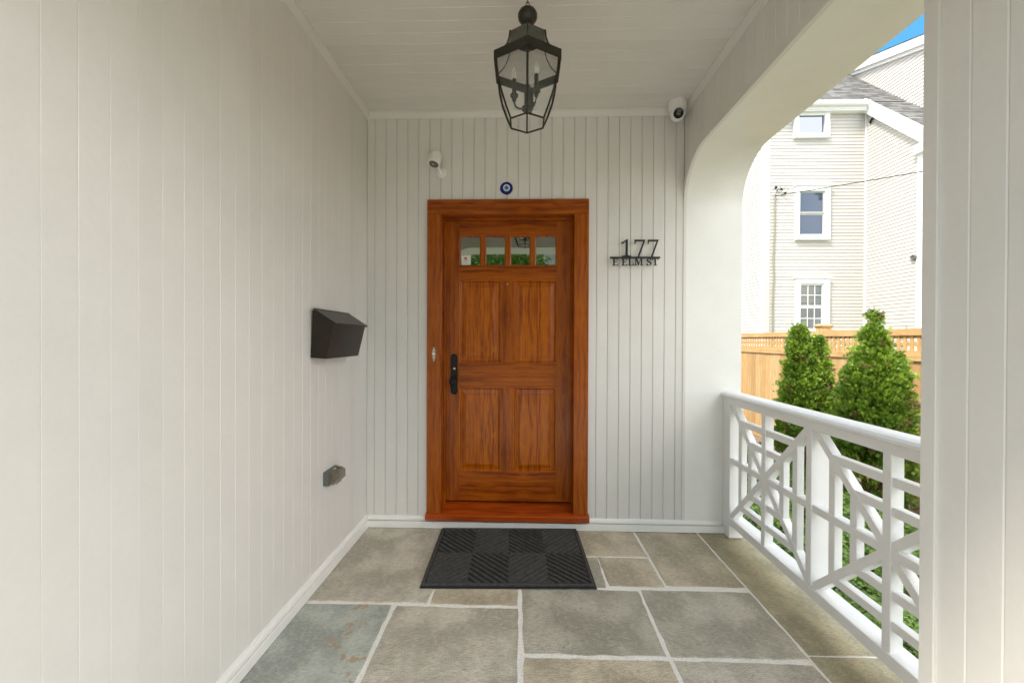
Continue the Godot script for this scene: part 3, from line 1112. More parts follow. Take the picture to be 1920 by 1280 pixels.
func build_small_things() -> void:
	var U := Vector3(1, 0, 0)
	var V := Vector3(0, 1, 0)
	var W := Vector3(0, 0, 1)
	# house number
	var hn := thing("house_number", Vector3(0.76, 1.82, WB), "dark metal house number 177 over a bar lettered E ELM ST", "house number")
	text_part(hn, "number", "177", 0.665, 1.8865, 0.917, 2.006, WB + 0.024, 0.005, 400)
	text_part(hn, "street_name", "E ELM ST", 0.605, 1.826, 0.917, 1.8765, WB + 0.024, 0.005, 700)
	begin()
	box(Vector3(0.589, 1.8745, WB + 0.0235), Vector3(0.929, 1.8875, WB + 0.0292))
	part(hn, "bar", M.letter)
	for x in [0.62, 0.90]:
		begin()
		lathe(Vector3(x, 1.881, WB - 0.001), W, [[0.003, 0.0], [0.003, 0.0245]], 8)
		part(hn, "standoff", M.letter)
	# eye charm
	var ev := thing("eye_charm", Vector3(-0.123, 2.325, WB), "round blue glass eye charm on the wall above the door", "charm")
	var c := Vector3(-0.123, 2.369, WB - 0.0005)
	begin()
	lathe(c, W, [[0.0435, 0.0], [0.0445, 0.003], [0.042, 0.0065], [0.036, 0.008], [0.0, 0.008]], 36)
	part(ev, "blue_disc", M.blue_glass)
	begin()
	lathe(c + Vector3(0.001, 0.001, 0), W, [[0.0245, 0.007], [0.0235, 0.0095], [0.0, 0.0095]], 30)
	part(ev, "white_ring", M.eye_white)
	begin()
	lathe(c + Vector3(0.001, 0.001, 0), W, [[0.0165, 0.009], [0.0155, 0.0108], [0.0, 0.0108]], 26)
	part(ev, "pale_ring", M.eye_pale)
	begin()
	lathe(c + Vector3(0.002, 0.0, 0), W, [[0.0065, 0.010], [0.006, 0.012], [0.0, 0.0125]], 18)
	part(ev, "pupil", M.lens)
	# white bullet-shaped camera beside the door
	var bc := thing("wall_camera", Vector3(-0.575, 2.47, WB), "white barrel-shaped security camera on the wall above the door's corner", "camera")
	begin()
	lathe(Vector3(-0.572, 2.475, WB - 0.001), W, [[0.036, 0.0], [0.036, 0.008], [0.032, 0.014], [0.012, 0.018], [0.0, 0.018]], 28)
	var plate := part(bc, "mounting_plate", M.white_plastic)
	begin()
	tube([Vector3(-0.575, 2.475, WB + 0.012), Vector3(-0.585, 2.486, WB + 0.035), Vector3(-0.596, 2.515, WB + 0.048)], 0.011, 12)
	tube([Vector3(-0.588, 2.446, WB + 0.012), Vector3(-0.588, 2.432, WB + 0.014)], 0.008, 10)
	part(bc, "bracket", M.white_plastic)
	var ax := Vector3(-0.12, -0.93, 0.32).normalized()
	var hb := Vector3(-0.606, 2.572, WB + 0.058)
	begin()
	lathe(hb, ax, [[0.0, -0.030], [0.022, -0.028], [0.036, -0.018], [0.043, 0.0], [0.0435, 0.028], [0.0445, 0.029], [0.0445, 0.031], [0.0435, 0.032], [0.043, 0.066], [0.041, 0.072], [0.036, 0.074], [0.034, 0.070], [0.0, 0.066]], 32)
	part(bc, "barrel", M.white_plastic)
	begin()
	lathe(hb, ax, [[0.0335, 0.068], [0.031, 0.073], [0.0, 0.076]], 28)
	var face := part(bc, "glass_face", M.smoke_face)
	begin()
	var side := ax.cross(Vector3(1, 0, 0)).normalized()
	lathe(hb + ax * 0.0745 + side * 0.006, ax, [[0.0095, 0.0], [0.009, 0.003], [0.006, 0.003], [0.005, 0.002], [0.0, 0.002]], 18)
	part(bc, "sensor", M.chrome, face)
	# turret camera in the corner of the ceiling
	var dc := thing("turret_camera", Vector3(1.015, CEIL, -2.70), "white turret security camera with a black lens in the ceiling corner", "camera")
	var dcen := Vector3(1.018, CEIL - 0.0002, -2.708)
	begin()
	lathe(dcen, Vector3.DOWN, [[0.0, 0.0], [0.056, 0.0], [0.057, 0.020], [0.0555, 0.021], [0.0555, 0.0225], [0.057, 0.024], [0.0545, 0.055], [0.050, 0.068], [0.0, 0.072]], 32)
	part(dc, "base", M.white_plastic)
	begin()
	var bc2 := dcen + Vector3(-0.003, -0.088, 0.012)
	lathe(bc2, Vector3.DOWN, [[0.0, -0.047], [0.024, -0.0405], [0.041, -0.023], [0.047, 0.0], [0.041, 0.023], [0.031, 0.0355], [0.016, 0.044], [0.0, 0.047]], 28)
	var ball := part(dc, "ball", M.white_plastic)
	var la := Vector3(-0.22, -0.36, 0.90).normalized()
	begin()
	lathe(bc2, la, [[0.0, 0.038], [0.031, 0.036], [0.0315, 0.046], [0.029, 0.049], [0.023, 0.047], [0.0, 0.045]], 28)
	var lensring := part(dc, "lens_ring", M.lens)
	begin()
	lathe(bc2, la, [[0.013, 0.044], [0.013, 0.0475], [0.009, 0.0485], [0.0, 0.0495]], 20)
	part(dc, "lens", M.grey_plastic, lensring)
	# doorbell on the casing
	var db := thing("doorbell", Vector3(-0.623, 1.16, WB + 0.022), "small ornate silver doorbell with an ivory button on the door casing", "doorbell")
	var bz := WB + 0.0215
	begin()
	var bp := PackedVector2Array()
	var hw := [[0.0, 0.053], [0.004, 0.049], [0.007, 0.043], [0.004, 0.037], [0.010, 0.030], [0.013, 0.022], [0.008, 0.016], [0.014, 0.006], [0.014, -0.004], [0.008, -0.014], [0.011, -0.022], [0.008, -0.031], [0.004, -0.037], [0.006, -0.043], [0.003, -0.049], [0.0, -0.053]]
	for q in hw:
		bp.append(Vector2(-0.623 + q[0], 1.2145 + q[1]))
	for i in range(hw.size() - 2, 0, -1):
		bp.append(Vector2(-0.623 - hw[i][0], 1.2145 + hw[i][1]))
	rings(bp, Vector3(0, 0, bz), U, V, W, [[0.0, 0.0], [0.0, 0.003], [0.0012, 0.0045]], true, false)
	part(db, "back_plate", M.chrome)
	begin()
	lathe(Vector3(-0.625, 1.219, bz + 0.004), W, [[0.0095, 0.0], [0.009, 0.005], [0.005, 0.008], [0.0, 0.0085]], 18)
	part(db, "button", M.ivory)
	# mailbox on the left wall: leans out a little at the top
	var mb := thing("mailbox", Vector3(WL, 1.21, -2.25), "black metal mailbox with a sloping lid on the left panelled wall", "mailbox")
	var zn := -2.044
	var zr := -2.452
	begin()
	rings(pva([WL + 0.001, 1.222, -1.021, 1.216, -0.977, 1.402, -1.076, 1.468, WL + 0.012, 1.468]), Vector3(0, 0, zr), U, V, W, [[0.0012, 0.0], [0.0, 0.0012], [0.0, zn - zr - 0.0012], [0.0012, zn - zr]])
	part(mb, "box", M.mailbox)
	begin()
	rings(pva([-1.088, 1.4725, -1.078, 1.4735, -0.966, 1.4005, -0.968, 1.3925, -0.972, 1.3925, -0.972, 1.398, -1.080, 1.4690]), Vector3(0, 0, zr - 0.006), U, V, W, [[0.0, 0.0], [0.0, zn - zr + 0.012]])
	part(mb, "lid", M.mailbox)
	begin()
	tube([Vector3(-1.081, 1.474, zr - 0.002), Vector3(-1.081, 1.474, zn + 0.002)], 0.0045, 8)
	part(mb, "hinge", M.mailbox)
	begin()
	box(Vector3(WL - 0.001, 1.30, zr + 0.05), Vector3(WL + 0.02, 1.46, zn - 0.05))
	part(mb, "hanger", M.mailbox)
	# weatherproof outlet cover
	var oc := thing("outlet_cover", Vector3(WL, 0.505, -2.25), "smoky weatherproof electrical outlet cover low on the left panelled wall", "outlet")
	begin()
	box(Vector3(WL - 0.001, 0.506, -2.318), Vector3(WL + 0.032, 0.582, -2.178), 0.003)
	part(oc, "base", M.grey_plastic)
	begin()
	var cp := pva([-2.182, 0.512, -2.176, 0.520, -2.176, 0.568, -2.184, 0.578, -2.215, 0.582, -2.222, 0.590, -2.240, 0.590, -2.246, 0.582, -2.268, 0.582, -2.274, 0.590, -2.292, 0.590, -2.298, 0.582, -2.318, 0.574, -2.324, 0.562, -2.324, 0.520, -2.316, 0.508, -2.268, 0.506, -2.258, 0.499, -2.215, 0.499, -2.205, 0.506])
	rings(cp, Vector3(WL + 0.032, 0, 0), Vector3(0, 0, 1), V, U, [[0.002, 0.0], [0.0, 0.002], [0.0, 0.008], [0.004, 0.010], [0.006, 0.026], [0.012, 0.034]], true, true)
	var cover := part(oc, "clear_lid", M.smoke_plastic)
	begin()
	box(Vector3(WL + 0.030, 0.526, -2.292), Vector3(WL + 0.045, 0.566, -2.208), 0.002)
	part(oc, "socket", M.grey_plastic)
	for z in [-2.231, -2.283]:
		begin()
		tube([Vector3(WL + 0.040, 0.588, z - 0.007), Vector3(WL + 0.040, 0.588, z + 0.007)], 0.004, 8)
		part(oc, "hinge", M.ivory)

# ------------------------------------------------------------------ doormat
func build_doormat() -> void:
	var at := Vector3(-0.085, 0.002, -2.445)
	var w := thing("doormat", at, "charcoal ribbed doormat with diagonal squares in front of the door", "doormat")
	w.rotation.y = 0.028
	var U := Vector3(1, 0, 0)
	var V := Vector3(0, 0, 1)
	var W := Vector3(0, 1, 0)
	var hx := 0.462
	var hz := 0.322
	var add := func(called: String, m: Material) -> void:
		var o := MeshInstance3D.new()
		o.name = called
		o.mesh = S.commit()
		o.material_override = m
		w.add_child(o, true)
	begin()
	slab(rect(-hx - 0.008, -hz - 0.008, hx + 0.008, hz + 0.008), Vector3(0, 0, 0), U, V, W, 0.004, 0.001)
	add.call("rubber_backing", M.rubber)
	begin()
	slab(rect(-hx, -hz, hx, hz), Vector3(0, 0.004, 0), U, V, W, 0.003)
	add.call("carpet", M.mat_groove_shade)
	begin()
	var bw := 0.017
	for q in [rect(-hx, -hz, hx, -hz + bw), rect(-hx, hz - bw, hx, hz), rect(-hx, -hz + bw, -hx + bw, hz - bw), rect(hx - bw, -hz + bw, hx, hz - bw)]:
		slab(q, Vector3(0, 0.0068, 0), U, V, W, 0.0098, 0.003)
	add.call("border", M.mat)
	begin()
	var ix := hx - bw - 0.004
	var iz := hz - bw - 0.004
	var cw := ix * 2.0 / 4.0
	var cd := iz
	for r in 2:
		for cidx in 4:
			var x0 := -ix + cidx * cw
			var z0 := -iz + r * cd
			var cell := rect(x0, z0, x0 + cw, z0 + cd)
			var cc := Vector2(x0 + cw / 2.0, z0 + cd / 2.0)
			var down := (cidx + r) % 2 == 0    # the ribs run away to the right and towards the front
			var dirv := Vector2(1, 1).normalized() if down else Vector2(1, -1).normalized()
			var nv := Vector2(-dirv.y, dirv.x)
			var hr := 0.0088 if down else 0.0138
			var k := -12
			while k <= 12:
				var o := cc + nv * (k * 0.033 + 0.007)
				var strip := PackedVector2Array([o - dirv - nv * hr, o + dirv - nv * hr, o + dirv + nv * hr, o - dirv + nv * hr])
				for piece in Geometry2D.intersect_polygons(strip, cell):
					if piece.size() >= 3 and absf(area(piece)) > 0.00012:
						slab(piece, Vector3(0, 0.0068, 0), U, V, W, 0.0110, 0.003)
				k += 1
	add.call("ribs", M.mat)

func area(p: PackedVector2Array) -> float:
	var a := 0.0
	for i in p.size():
		a += p[i].cross(p[(i + 1) % p.size()])
	return a / 2.0

# ------------------------------------------------------------------ fence
func build_fence() -> void:
	var w := thing("cedar_fence", Vector3(4.16, GROUND, -6), "tall new cedar board fence with a lattice top behind the two evergreens", "fence")
	var posts := [-0.86, -3.30, -5.745, -8.19, -10.6]
	for z in posts:
		begin()
		box(Vector3(4.135, GROUND, z - 0.062), Vector3(4.262, 1.50, z + 0.062), 0.004)
		var po := part(w, "post", M.cedar[0])
		begin()
		rings(rect(-0.082, -0.082, 0.082, 0.082), Vector3(4.1985, 1.4985, z), Vector3(1, 0, 0), Vector3(0, 0, -1), Vector3(0, 1, 0), [[0.012, 0.0], [0.012, 0.012], [0.0, 0.022], [0.0, 0.036], [0.03, 0.052], [0.078, 0.060]])
		part(w, "post_cap", M.cedar_rail, po)
	for s in posts.size() - 1:
		var zr: float = posts[s] - 0.062
		var zl: float = posts[s + 1] + 0.062
		begin()
		box(Vector3(4.140, 1.378, zl), Vector3(4.215, 1.452, zr), 0.003)
		part(w, "top_rail", M.cedar_rail)
		begin()
		box(Vector3(4.142, 1.106, zl), Vector3(4.215, 1.182, zr), 0.003)
		part(w, "middle_rail", M.cedar_rail)
		begin()
		box(Vector3(4.143, GROUND + 0.03, zl), Vector3(4.215, GROUND + 0.12, zr), 0.003)
		part(w, "bottom_rail", M.cedar_rail)
		begin()
		var z := zl + 0.03
		while z < zr - 0.02:
			box(Vector3(4.158, 1.1805, z - 0.019), Vector3(4.168, 1.3795, z + 0.019))
			z += 0.0768
		for y in [1.196, 1.283, 1.366]:
			box(Vector3(4.1685, y - 0.019, zl + 0.001), Vector3(4.178, y + 0.019, zr - 0.001))
		part(w, "lattice", M.cedar[2])
		var nb := int(round((zr - zl) / 0.138))
		var bw := (zr - zl) / nb
		for i in nb:
			begin()
			var xo := rng.randf_range(0.0, 0.004)
			slab(rect(zl + bw * i + 0.0012, GROUND + 0.1205, zl + bw * (i + 1) - 0.0012, 1.1055), Vector3(4.178 + xo, 0, 0), Vector3(0, 0, 1), Vector3(0, 1, 0), Vector3(-1, 0, 0), 0.018, 0.002)
			part(w, "board", M.cedar[rng.randi() % 4])

# ------------------------------------------------------------------ the house next door
func siding(origin: Vector3, along: Vector3, out: Vector3, y0: float, y1: float, lo: Callable, hi: Callable) -> void:
	var e := 0.1016
	var y := y0
	while y < y1:
		var yt := minf(y + e, y1)
		var a0: float = lo.call(y)
		var b0: float = hi.call(y)
		var a1: float = lo.call(yt)
		var b1: float = hi.call(yt)
		if b0 - a0 > 0.01 or b1 - a1 > 0.01:
			var p0 := origin + along * a0 + Vector3(0, y, 0) + out * 0.015
			var p1 := origin + along * b0 + Vector3(0, y, 0) + out * 0.015
			var p2 := origin + along * b1 + Vector3(0, yt, 0) + out * 0.001
			var p3 := origin + along * a1 + Vector3(0, yt, 0) + out * 0.001
			quad(p0, p1, p2, p3, (out + Vector3(0, 0.15, 0)).normalized())
			quad(p0, p1, p1 - out * 0.016, p0 - out * 0.016, Vector3.DOWN)
		y += e

func shingles(o: Vector3, across: Vector3, up: Vector3, nrm: Vector3, width: float, length: float) -> void:
	var rows := int(length / 0.14)
	for r in rows:
		var s := -rng.randf() * 0.3
		while s < width:
			var e := minf(s + rng.randf_range(0.18, 0.36), width)
			var a := maxf(s, 0.0)
			if e > a:
				var v := rng.randf_range(0.10, 0.24)
				S.set_color(Color(v, v * 0.97, v * 0.95))
				var p := o + across * a + up * (r * 0.14) + nrm * (0.010 + rng.randf() * 0.004)
				var q := o + across * e + up * (r * 0.14) + nrm * (0.010 + rng.randf() * 0.004)
				var t := up * 0.145 - nrm * 0.010
				quad(p, q, q + t, p + t, nrm)
				quad(p, q, q - nrm * 0.012, p - nrm * 0.012, -up)
			s = e
	S.set_color(Color(1, 1, 1))

func build_neighbour() -> void:
	var w := thing("clapboard_house", Vector3(9.5, GROUND, -12.4), "tall cream clapboard house with white trim beyond the cedar fence", "house")
	var zf := -12.4
	var xl := 7.32
	var xr := 10.277
	var eave := 8.30
	var g := GROUND
	# wall with the three windows
	begin()
	siding(Vector3(0, 0, zf), Vector3(1, 0, 0), Vector3(0, 0, 1), g, eave + 0.12, func(_y): return xl, func(_y): return xr)
	quad(Vector3(xl, g, zf), Vector3(xr, g, zf), Vector3(xr, eave, zf), Vector3(xl, eave, zf), Vector3(0, 0, 1))
	part(w, "front_wall", M.siding)
	# its left return
	begin()
	siding(Vector3(xl, 0, 0), Vector3(0, 0, 1), Vector3(-1, 0, 0), g, eave + 0.12, func(_y): return -18.0, func(_y): return zf - 0.02)
	quad(Vector3(xl, g, zf), Vector3(xl, g, -18), Vector3(xl, eave, -18), Vector3(xl, eave, zf), Vector3(-1, 0, 0))
	part(w, "left_wall", M.siding)
	# the wing on the right: wall towards us under a steep rake
	var rake := func(y: float) -> float: return clampf(zf + (8.42 - y) / 1.03, -14.0, -10.62)
	begin()
	siding(Vector3(xr, 0, 0), Vector3(0, 0, 1), Vector3(-1, 0, 0), g, 8.42, func(_y): return zf, func(y): return -10.62 if y < 6.52 else rake.call(y))
	part(w, "wing_wall", M.siding)
	begin()
	siding(Vector3(0, 0, -10.62), Vector3(1, 0, 0), Vector3(0, 0, 1), g, 6.45, func(_y): return xr, func(_y): return 15.0)
	part(w, "wing_front", M.siding)
	# taller block behind
	begin()
	siding(Vector3(11.27, 0, 0), Vector3(0, 0, 1), Vector3(-1, 0, 0), 6.4, 12.1, func(_y): return -19.0, func(y): return minf(-11.6 - (y - 9.62) / 0.348, -10.63))
	part(w, "upper_wall", M.siding)
	begin()
	var y_at := func(z: float) -> float: return 9.62 + (-11.6 - z) * 0.348
	quad(Vector3(11.275, 6.0, -10.63), Vector3(11.275, 6.0, -19.0), Vector3(11.275, y_at.call(-19.0), -19.0), Vector3(11.275, y_at.call(-10.63), -10.63), Vector3(-1, 0, 0))
	part(w, "upper_sheathing", M.siding)
	begin()
	var rdir := Vector3(0, 0.348, -1.0).normalized()
	bar(Vector3(11.20, y_at.call(-10.2) + 0.12, -10.2), Vector3(11.20, y_at.call(-19.0) + 0.12, -19.0), Vector3.UP, 0.24, 0.20, 0.005)
	bar(Vector3(11.235, y_at.call(-10.2) - 0.06, -10.2), Vector3(11.235, y_at.call(-19.0) - 0.06, -19.0), Vector3.UP, 0.10, 0.08, 0.005)
	part(w, "upper_fascia", M.far_trim)
	begin()
	var un := Vector3(0, 1.0, 0.348).normalized()
	var uo := Vector3(11.08, y_at.call(-10.15) + 0.255, -10.15)
	shingles(uo, Vector3(1, 0, 0), rdir, un, 4.0, 9.0)
	part(w, "upper_roof", M.shingle)
	# roof over the windows wall, running down over the wing
	var sn := Vector3(0, 1.0, 1.03).normalized()
	var su := Vector3(0, 1.03, -1.0).normalized()
	begin()
	S.set_color(Color(0.16, 0.155, 0.15))
	shingles(Vector3(xl - 0.3, 8.60 - 0.26, zf + 0.26), Vector3(1, 0, 0), su, sn, 4.2, 5.2)
	shingles(Vector3(xr - 0.14, 8.60 - 2.02, zf + 1.96), Vector3(1, 0, 0), su, sn, 4.0, 2.45)
	part(w, "roof", M.shingle)
	begin()
	for q in [[xl - 0.3, 4.2, 0.26, 5.2], [xr - 0.14, 4.0, 1.96, 2.45]]:
		var o := Vector3(q[0], 8.60 - q[2] * 1.03 - 0.02, zf + q[2]) - sn * 0.03
		rings(rect(0, 0, q[1], q[3]), o, Vector3(1, 0, 0), su, sn, [[0.0, 0.0], [0.0, 0.03]])
	part(w, "roof_deck", M.far_trim)
	# eave: gutter, fascia and soffit over the windows
	begin()
	box(Vector3(xl - 0.28, 8.17, zf + 0.10), Vector3(xr - 0.15, 8.32, zf + 0.22), 0.004)
	box(Vector3(xl - 0.28, 8.135, zf + 0.012), Vector3(xr - 0.02, 8.172, zf + 0.20))
	part(w, "fascia", M.far_trim)
	begin()
	rings(pva([0, 0, 0.09, 0.0, 0.115, 0.04, 0.13, 0.12, 0.115, 0.12, 0.10, 0.05, 0.085, 0.012, 0.01, 0.012, 0.01, 0.12, 0, 0.12]), Vector3(xl - 0.3, 8.25, zf + 0.222), Vector3(0, 0, 1), Vector3(0, 1, 0), Vector3(1, 0, 0), [[0.0, 0.0], [0.0, xr - xl + 0.14]])
	part(w, "gutter", M.far_trim)
	# rake board of the wing and its return
	begin()
	bar(Vector3(xr - 0.10, 8.42 + 0.02, zf - 0.02), Vector3(xr - 0.10, 8.42 - 1.93 * 1.0, zf + 1.92), Vector3.UP, 0.30, 0.07, 0.004)
	bar(Vector3(xr - 0.04, 8.30, zf + 0.02), Vector3(xr - 0.04, 8.30 - 1.85, zf + 1.85), Vector3.UP, 0.06, 0.09, 0.004)
	box(Vector3(xr - 0.135, 6.16, -10.80), Vector3(xr + 0.06, 6.398, -10.52), 0.004)
	part(w, "rake_board", M.far_trim)
	begin()
	box(Vector3(xr - 0.13, 6.40, -10.618), Vector3(15.0, 6.66, -10.34), 0.004)
	part(w, "wing_eave", M.far_trim)
	# corner boards
	begin()
	box(Vector3(xl - 0.028, g, zf - 0.19), Vector3(xl - 0.001, 8.17, zf + 0.0), 0.003)
	part(w, "corner_board", M.far_trim)
	begin()
	box(Vector3(xl - 0.028, g, zf + 0.0015), Vector3(xl + 0.115, 8.17, zf + 0.028), 0.003)
	part(w, "corner_board", M.siding)
	begin()
	box(Vector3(xr - 0.045, g, zf + 0.002), Vector3(xr - 0.001, 8.17, zf + 0.045), 0.002)
	part(w, "inner_corner_board", M.far_trim)
	begin()
	box(Vector3(xr - 0.028, g, -10.80), Vector3(xr - 0.001, 6.16, -10.60), 0.003)
	box(Vector3(xr - 0.028, g, -10.599), Vector3(xr + 0.12, 6.16, -10.572), 0.003)
	part(w, "corner_board", M.far_trim)
	# windows: casing, sash and panes, standing proud of the boards
	var wins := [
		[8.103, 7.396, 9.138, 8.165, 8.231, 7.526, 8.979, 8.060, "plain"],
		[8.170, 4.343, 9.173, 5.960, 8.266, 4.480, 9.010, 5.800, "double"],
		[8.193, 1.560, 9.173, 3.185, 8.300, 1.640, 9.000, 3.030, "muntins"]]
	for q in wins:
		var x0: float = q[0]
		var y0: float = q[1]
		var x1: float = q[2]
		var y1: float = q[3]
		var gx0: float = q[4]
		var gy0: float = q[5]
		var gx1: float = q[6]
		var gy1: float = q[7]
		begin()
		box(Vector3(x0, y0, zf + 0.005), Vector3(gx0, y1, zf + 0.11), 0.004)
		box(Vector3(gx1, y0, zf + 0.005), Vector3(x1, y1, zf + 0.11), 0.004)
		box(Vector3(gx0, y0, zf + 0.005), Vector3(gx1, gy0, zf + 0.108), 0.004)
		box(Vector3(gx0, gy1, zf + 0.005), Vector3(gx1, y1, zf + 0.108), 0.004)
		if q[8] != "plain":
			box(Vector3(x0 - 0.03, y1, zf + 0.005), Vector3(x1 + 0.03, y1 + 0.045, zf + 0.14), 0.006)
		var wn := part(w, "window", M.far_trim)
		begin()
		box(Vector3(gx0, gy0, zf + 0.018), Vector3(gx1, gy1, zf + 0.024))
		part(w, "window_back", M.dark_room, wn)
		var t := 0.045
		var ym := (gy0 + gy1) / 2.0
		if q[8] == "plain":
			begin()
			box(Vector3(gx0, gy0, zf + 0.045), Vector3(gx1, gy1, zf + 0.051))
			part(w, "pane", M.far_pane_pale, wn)
		else:
			for half in 2:
				var a := ym if half == 1 else gy0
				var b := gy1 if half == 1 else ym
				var zz := zf + (0.050 if half == 1 else 0.034)
				begin()
				box(Vector3(gx0, a, zz), Vector3(gx0 + t, b, zz + 0.022), 0.002)
				box(Vector3(gx1 - t, a, zz), Vector3(gx1, b, zz + 0.022), 0.002)
				box(Vector3(gx0 + t, a, zz), Vector3(gx1 - t, a + t, zz + 0.021), 0.002)
				box(Vector3(gx0 + t, b - t, zz), Vector3(gx1 - t, b, zz + 0.021), 0.002)
				if q[8] == "muntins":
					for k in [1, 2]:
						var xm := lerpf(gx0 + t, gx1 - t, k / 3.0)
						box(Vector3(xm - 0.010, a + t, zz + 0.004), Vector3(xm + 0.010, b - t, zz + 0.0185))
					box(Vector3(gx0 + t, (a + b) / 2.0 - 0.010, zz + 0.004), Vector3(gx1 - t, (a + b) / 2.0 + 0.010, zz + 0.018))
				part(w, "sash", M.sash if q[8] == "double" else M.far_trim, wn)
				begin()
				box(Vector3(gx0 + t - 0.005, a + t - 0.005, zz + 0.006), Vector3(gx1 - t + 0.005, b - t + 0.005, zz + 0.010))
				part(w, "pane", M.far_pane if q[8] == "double" else M.window_glass, wn)
			if q[8] == "muntins":
				begin()
				box(Vector3(gx0 + 0.02, lerpf(gy0, gy1, 0.60), zf + 0.026), Vector3(gx1 - 0.02, gy1 - 0.02, zf + 0.032))
				part(w, "blind", M.curtain, wn)
				begin()
				for k in 5:
					var xx := gx1 - 0.05 - 0.04 * k
					tube([Vector3(xx - 0.02 * (k % 2), gy0 + 0.03, zf + 0.0325), Vector3(xx, gy1 - 0.03, zf + 0.0325)], 0.012, 6)
				part(w, "curtain", M.sheer, wn)
	# conduit with a bent top
	begin()
	tube([Vector3(7.52, g, zf + 0.05), Vector3(7.53, 2.6, zf + 0.05), Vector3(7.555, 3.3, zf + 0.05), Vector3(7.535, 3.8, zf + 0.05), Vector3(7.565, 4.6, zf + 0.05), Vector3(7.57, 5.72, zf + 0.05)], 0.021, 8)
	part(w, "conduit", M.conduit)
	# vent on the wing
	begin()
	lathe(Vector3(xr - 0.008, 3.507, -10.85), Vector3(-1, 0, 0), [[0.075, 0.0], [0.075, 0.06], [0.06, 0.07], [0.045, 0.05], [0.0, 0.05]], 16)
	part(w, "dryer_vent", M.grey_plastic)

	var ih := thing("service_insulators", Vector3(7.6, 5.7, zf), "black electrical insulators and looped wires on the house wall", "insulators")
	for q in [[7.60, 5.93, 0.05], [7.73, 5.86, 0.09], [7.84, 5.74, 0.10]]:
		begin()
		lathe(Vector3(q[0], q[1], zf + q[2]), Vector3(0.7, -0.5, 0.5), [[0.0, -0.04], [0.030, -0.035], [0.034, 0.0], [0.024, 0.03], [0.0, 0.035]], 10)
		tube([Vector3(q[0], q[1], zf + q[2]), Vector3(q[0] - 0.02, q[1] + 0.02, zf + 0.01)], 0.008, 6)
		part(ih, "insulator", M.cable)
	begin()
	tube([Vector3(7.57, 5.68, zf + 0.07), Vector3(7.60, 5.84, zf + 0.12), Vector3(7.68, 5.92, zf + 0.13), Vector3(7.73, 5.86, zf + 0.10)], 0.008, 6)
	tube([Vector3(7.57, 5.66, zf + 0.07), Vector3(7.68, 5.76, zf + 0.16), Vector3(7.80, 5.90, zf + 0.17), Vector3(7.90, 5.86, zf + 0.14), Vector3(7.84, 5.74, zf + 0.10)], 0.007, 6)
	part(ih, "loop_wire", M.cable)
	var sw := thing("service_wire", Vector3(7.57, 5.66, zf + 0.08), "thin black overhead wire sloping up from the house wall", "wire")
	begin()
	var pts := []
	var pa := Vector3(7.57, 5.66, zf + 0.08)
	var pb := Vector3(9.0, 5.17, -9.28)
	var far_end := pb + (pb - pa) * 3.0
	for i in 25:
		var t := i / 24.0
		var p := pa.lerp(far_end, t)
		p.y = pa.y + (far_end.y - pa.y) * t - 0.9 * t * (0.25 - t) * -1.0 * 0.0 + 0.0
		p.y += -0.55 * t * (1.0 - t) * 0.4
		pts.append(p)
	tube(pts, 0.011, 6)
	part(sw, "cable", M.cable)
	var br := thing("wall_bracket", Vector3(xr, 7.80, -12.17), "small dark bracket high on the wing wall under the rake", "bracket")
	begin()
	tube([Vector3(xr + 0.01, 7.74, -12.24), Vector3(xr - 0.06, 7.80, -12.20), Vector3(xr - 0.07, 7.87, -12.08)], 0.022, 7)
	tube([Vector3(xr + 0.01, 7.84, -12.12), Vector3(xr - 0.05, 7.82, -12.17), Vector3(xr - 0.06, 7.76, -12.14)], 0.014, 6)
	part(br, "arm", M.cable)

# ------------------------------------------------------------------ planting
func leaf_quad(p: Vector3, d: Vector3, s: Vector3, l: float, wd: float) -> void:
	# a narrow four-cornered leaf from p along d
	var a := p
	var b := p + d * l * 0.45 + s * wd * 0.5
	var c := p + d * l
	var e := p + d * l * 0.45 - s * wd * 0.5
	var n := d.cross(s).normalized()
	tri3(a, b, c, n, n, n)
	tri3(a, c, e, n, n, n)

func spray(p: Vector3, out: Vector3, size: float, col: Color) -> void:
	# flat fan of scaly twigs, standing on edge and turned outwards
	var up := Vector3(rng.randf_range(-0.35, 0.35), 1.0, rng.randf_range(-0.35, 0.35)).normalized()
	var f := (out * rng.randf_range(0.5, 1.1) + up * rng.randf_range(0.15, 0.9) + Vector3(rng.randf_range(-0.4, 0.4), rng.randf_range(-0.25, 0.2), rng.randf_range(-0.4, 0.4))).normalized()
	var pl := f.cross(up.cross(out) * 0.7 + Vector3(rng.randf_range(-1, 1), rng.randf_range(-1, 1), rng.randf_range(-1, 1)) * 0.8)
	if pl.length() < 0.05:
		pl = f.cross(Vector3(0.3, 0.5, 0.8))
	pl = pl.normalized()
	S.set_color(col)
	leaf_quad(p, f, pl, size, size * 0.16)
	for k in 3:
		var t := 0.12 + 0.22 * k
		for sd in [-1.0, 1.0]:
			var dd: Vector3 = (f * 0.75 + pl * sd * rng.randf_range(0.55, 0.85)).normalized()
			leaf_quad(p + f * size * t, dd, f.cross(dd).cross(dd).normalized(), size * (0.62 - 0.12 * k), size * 0.12)

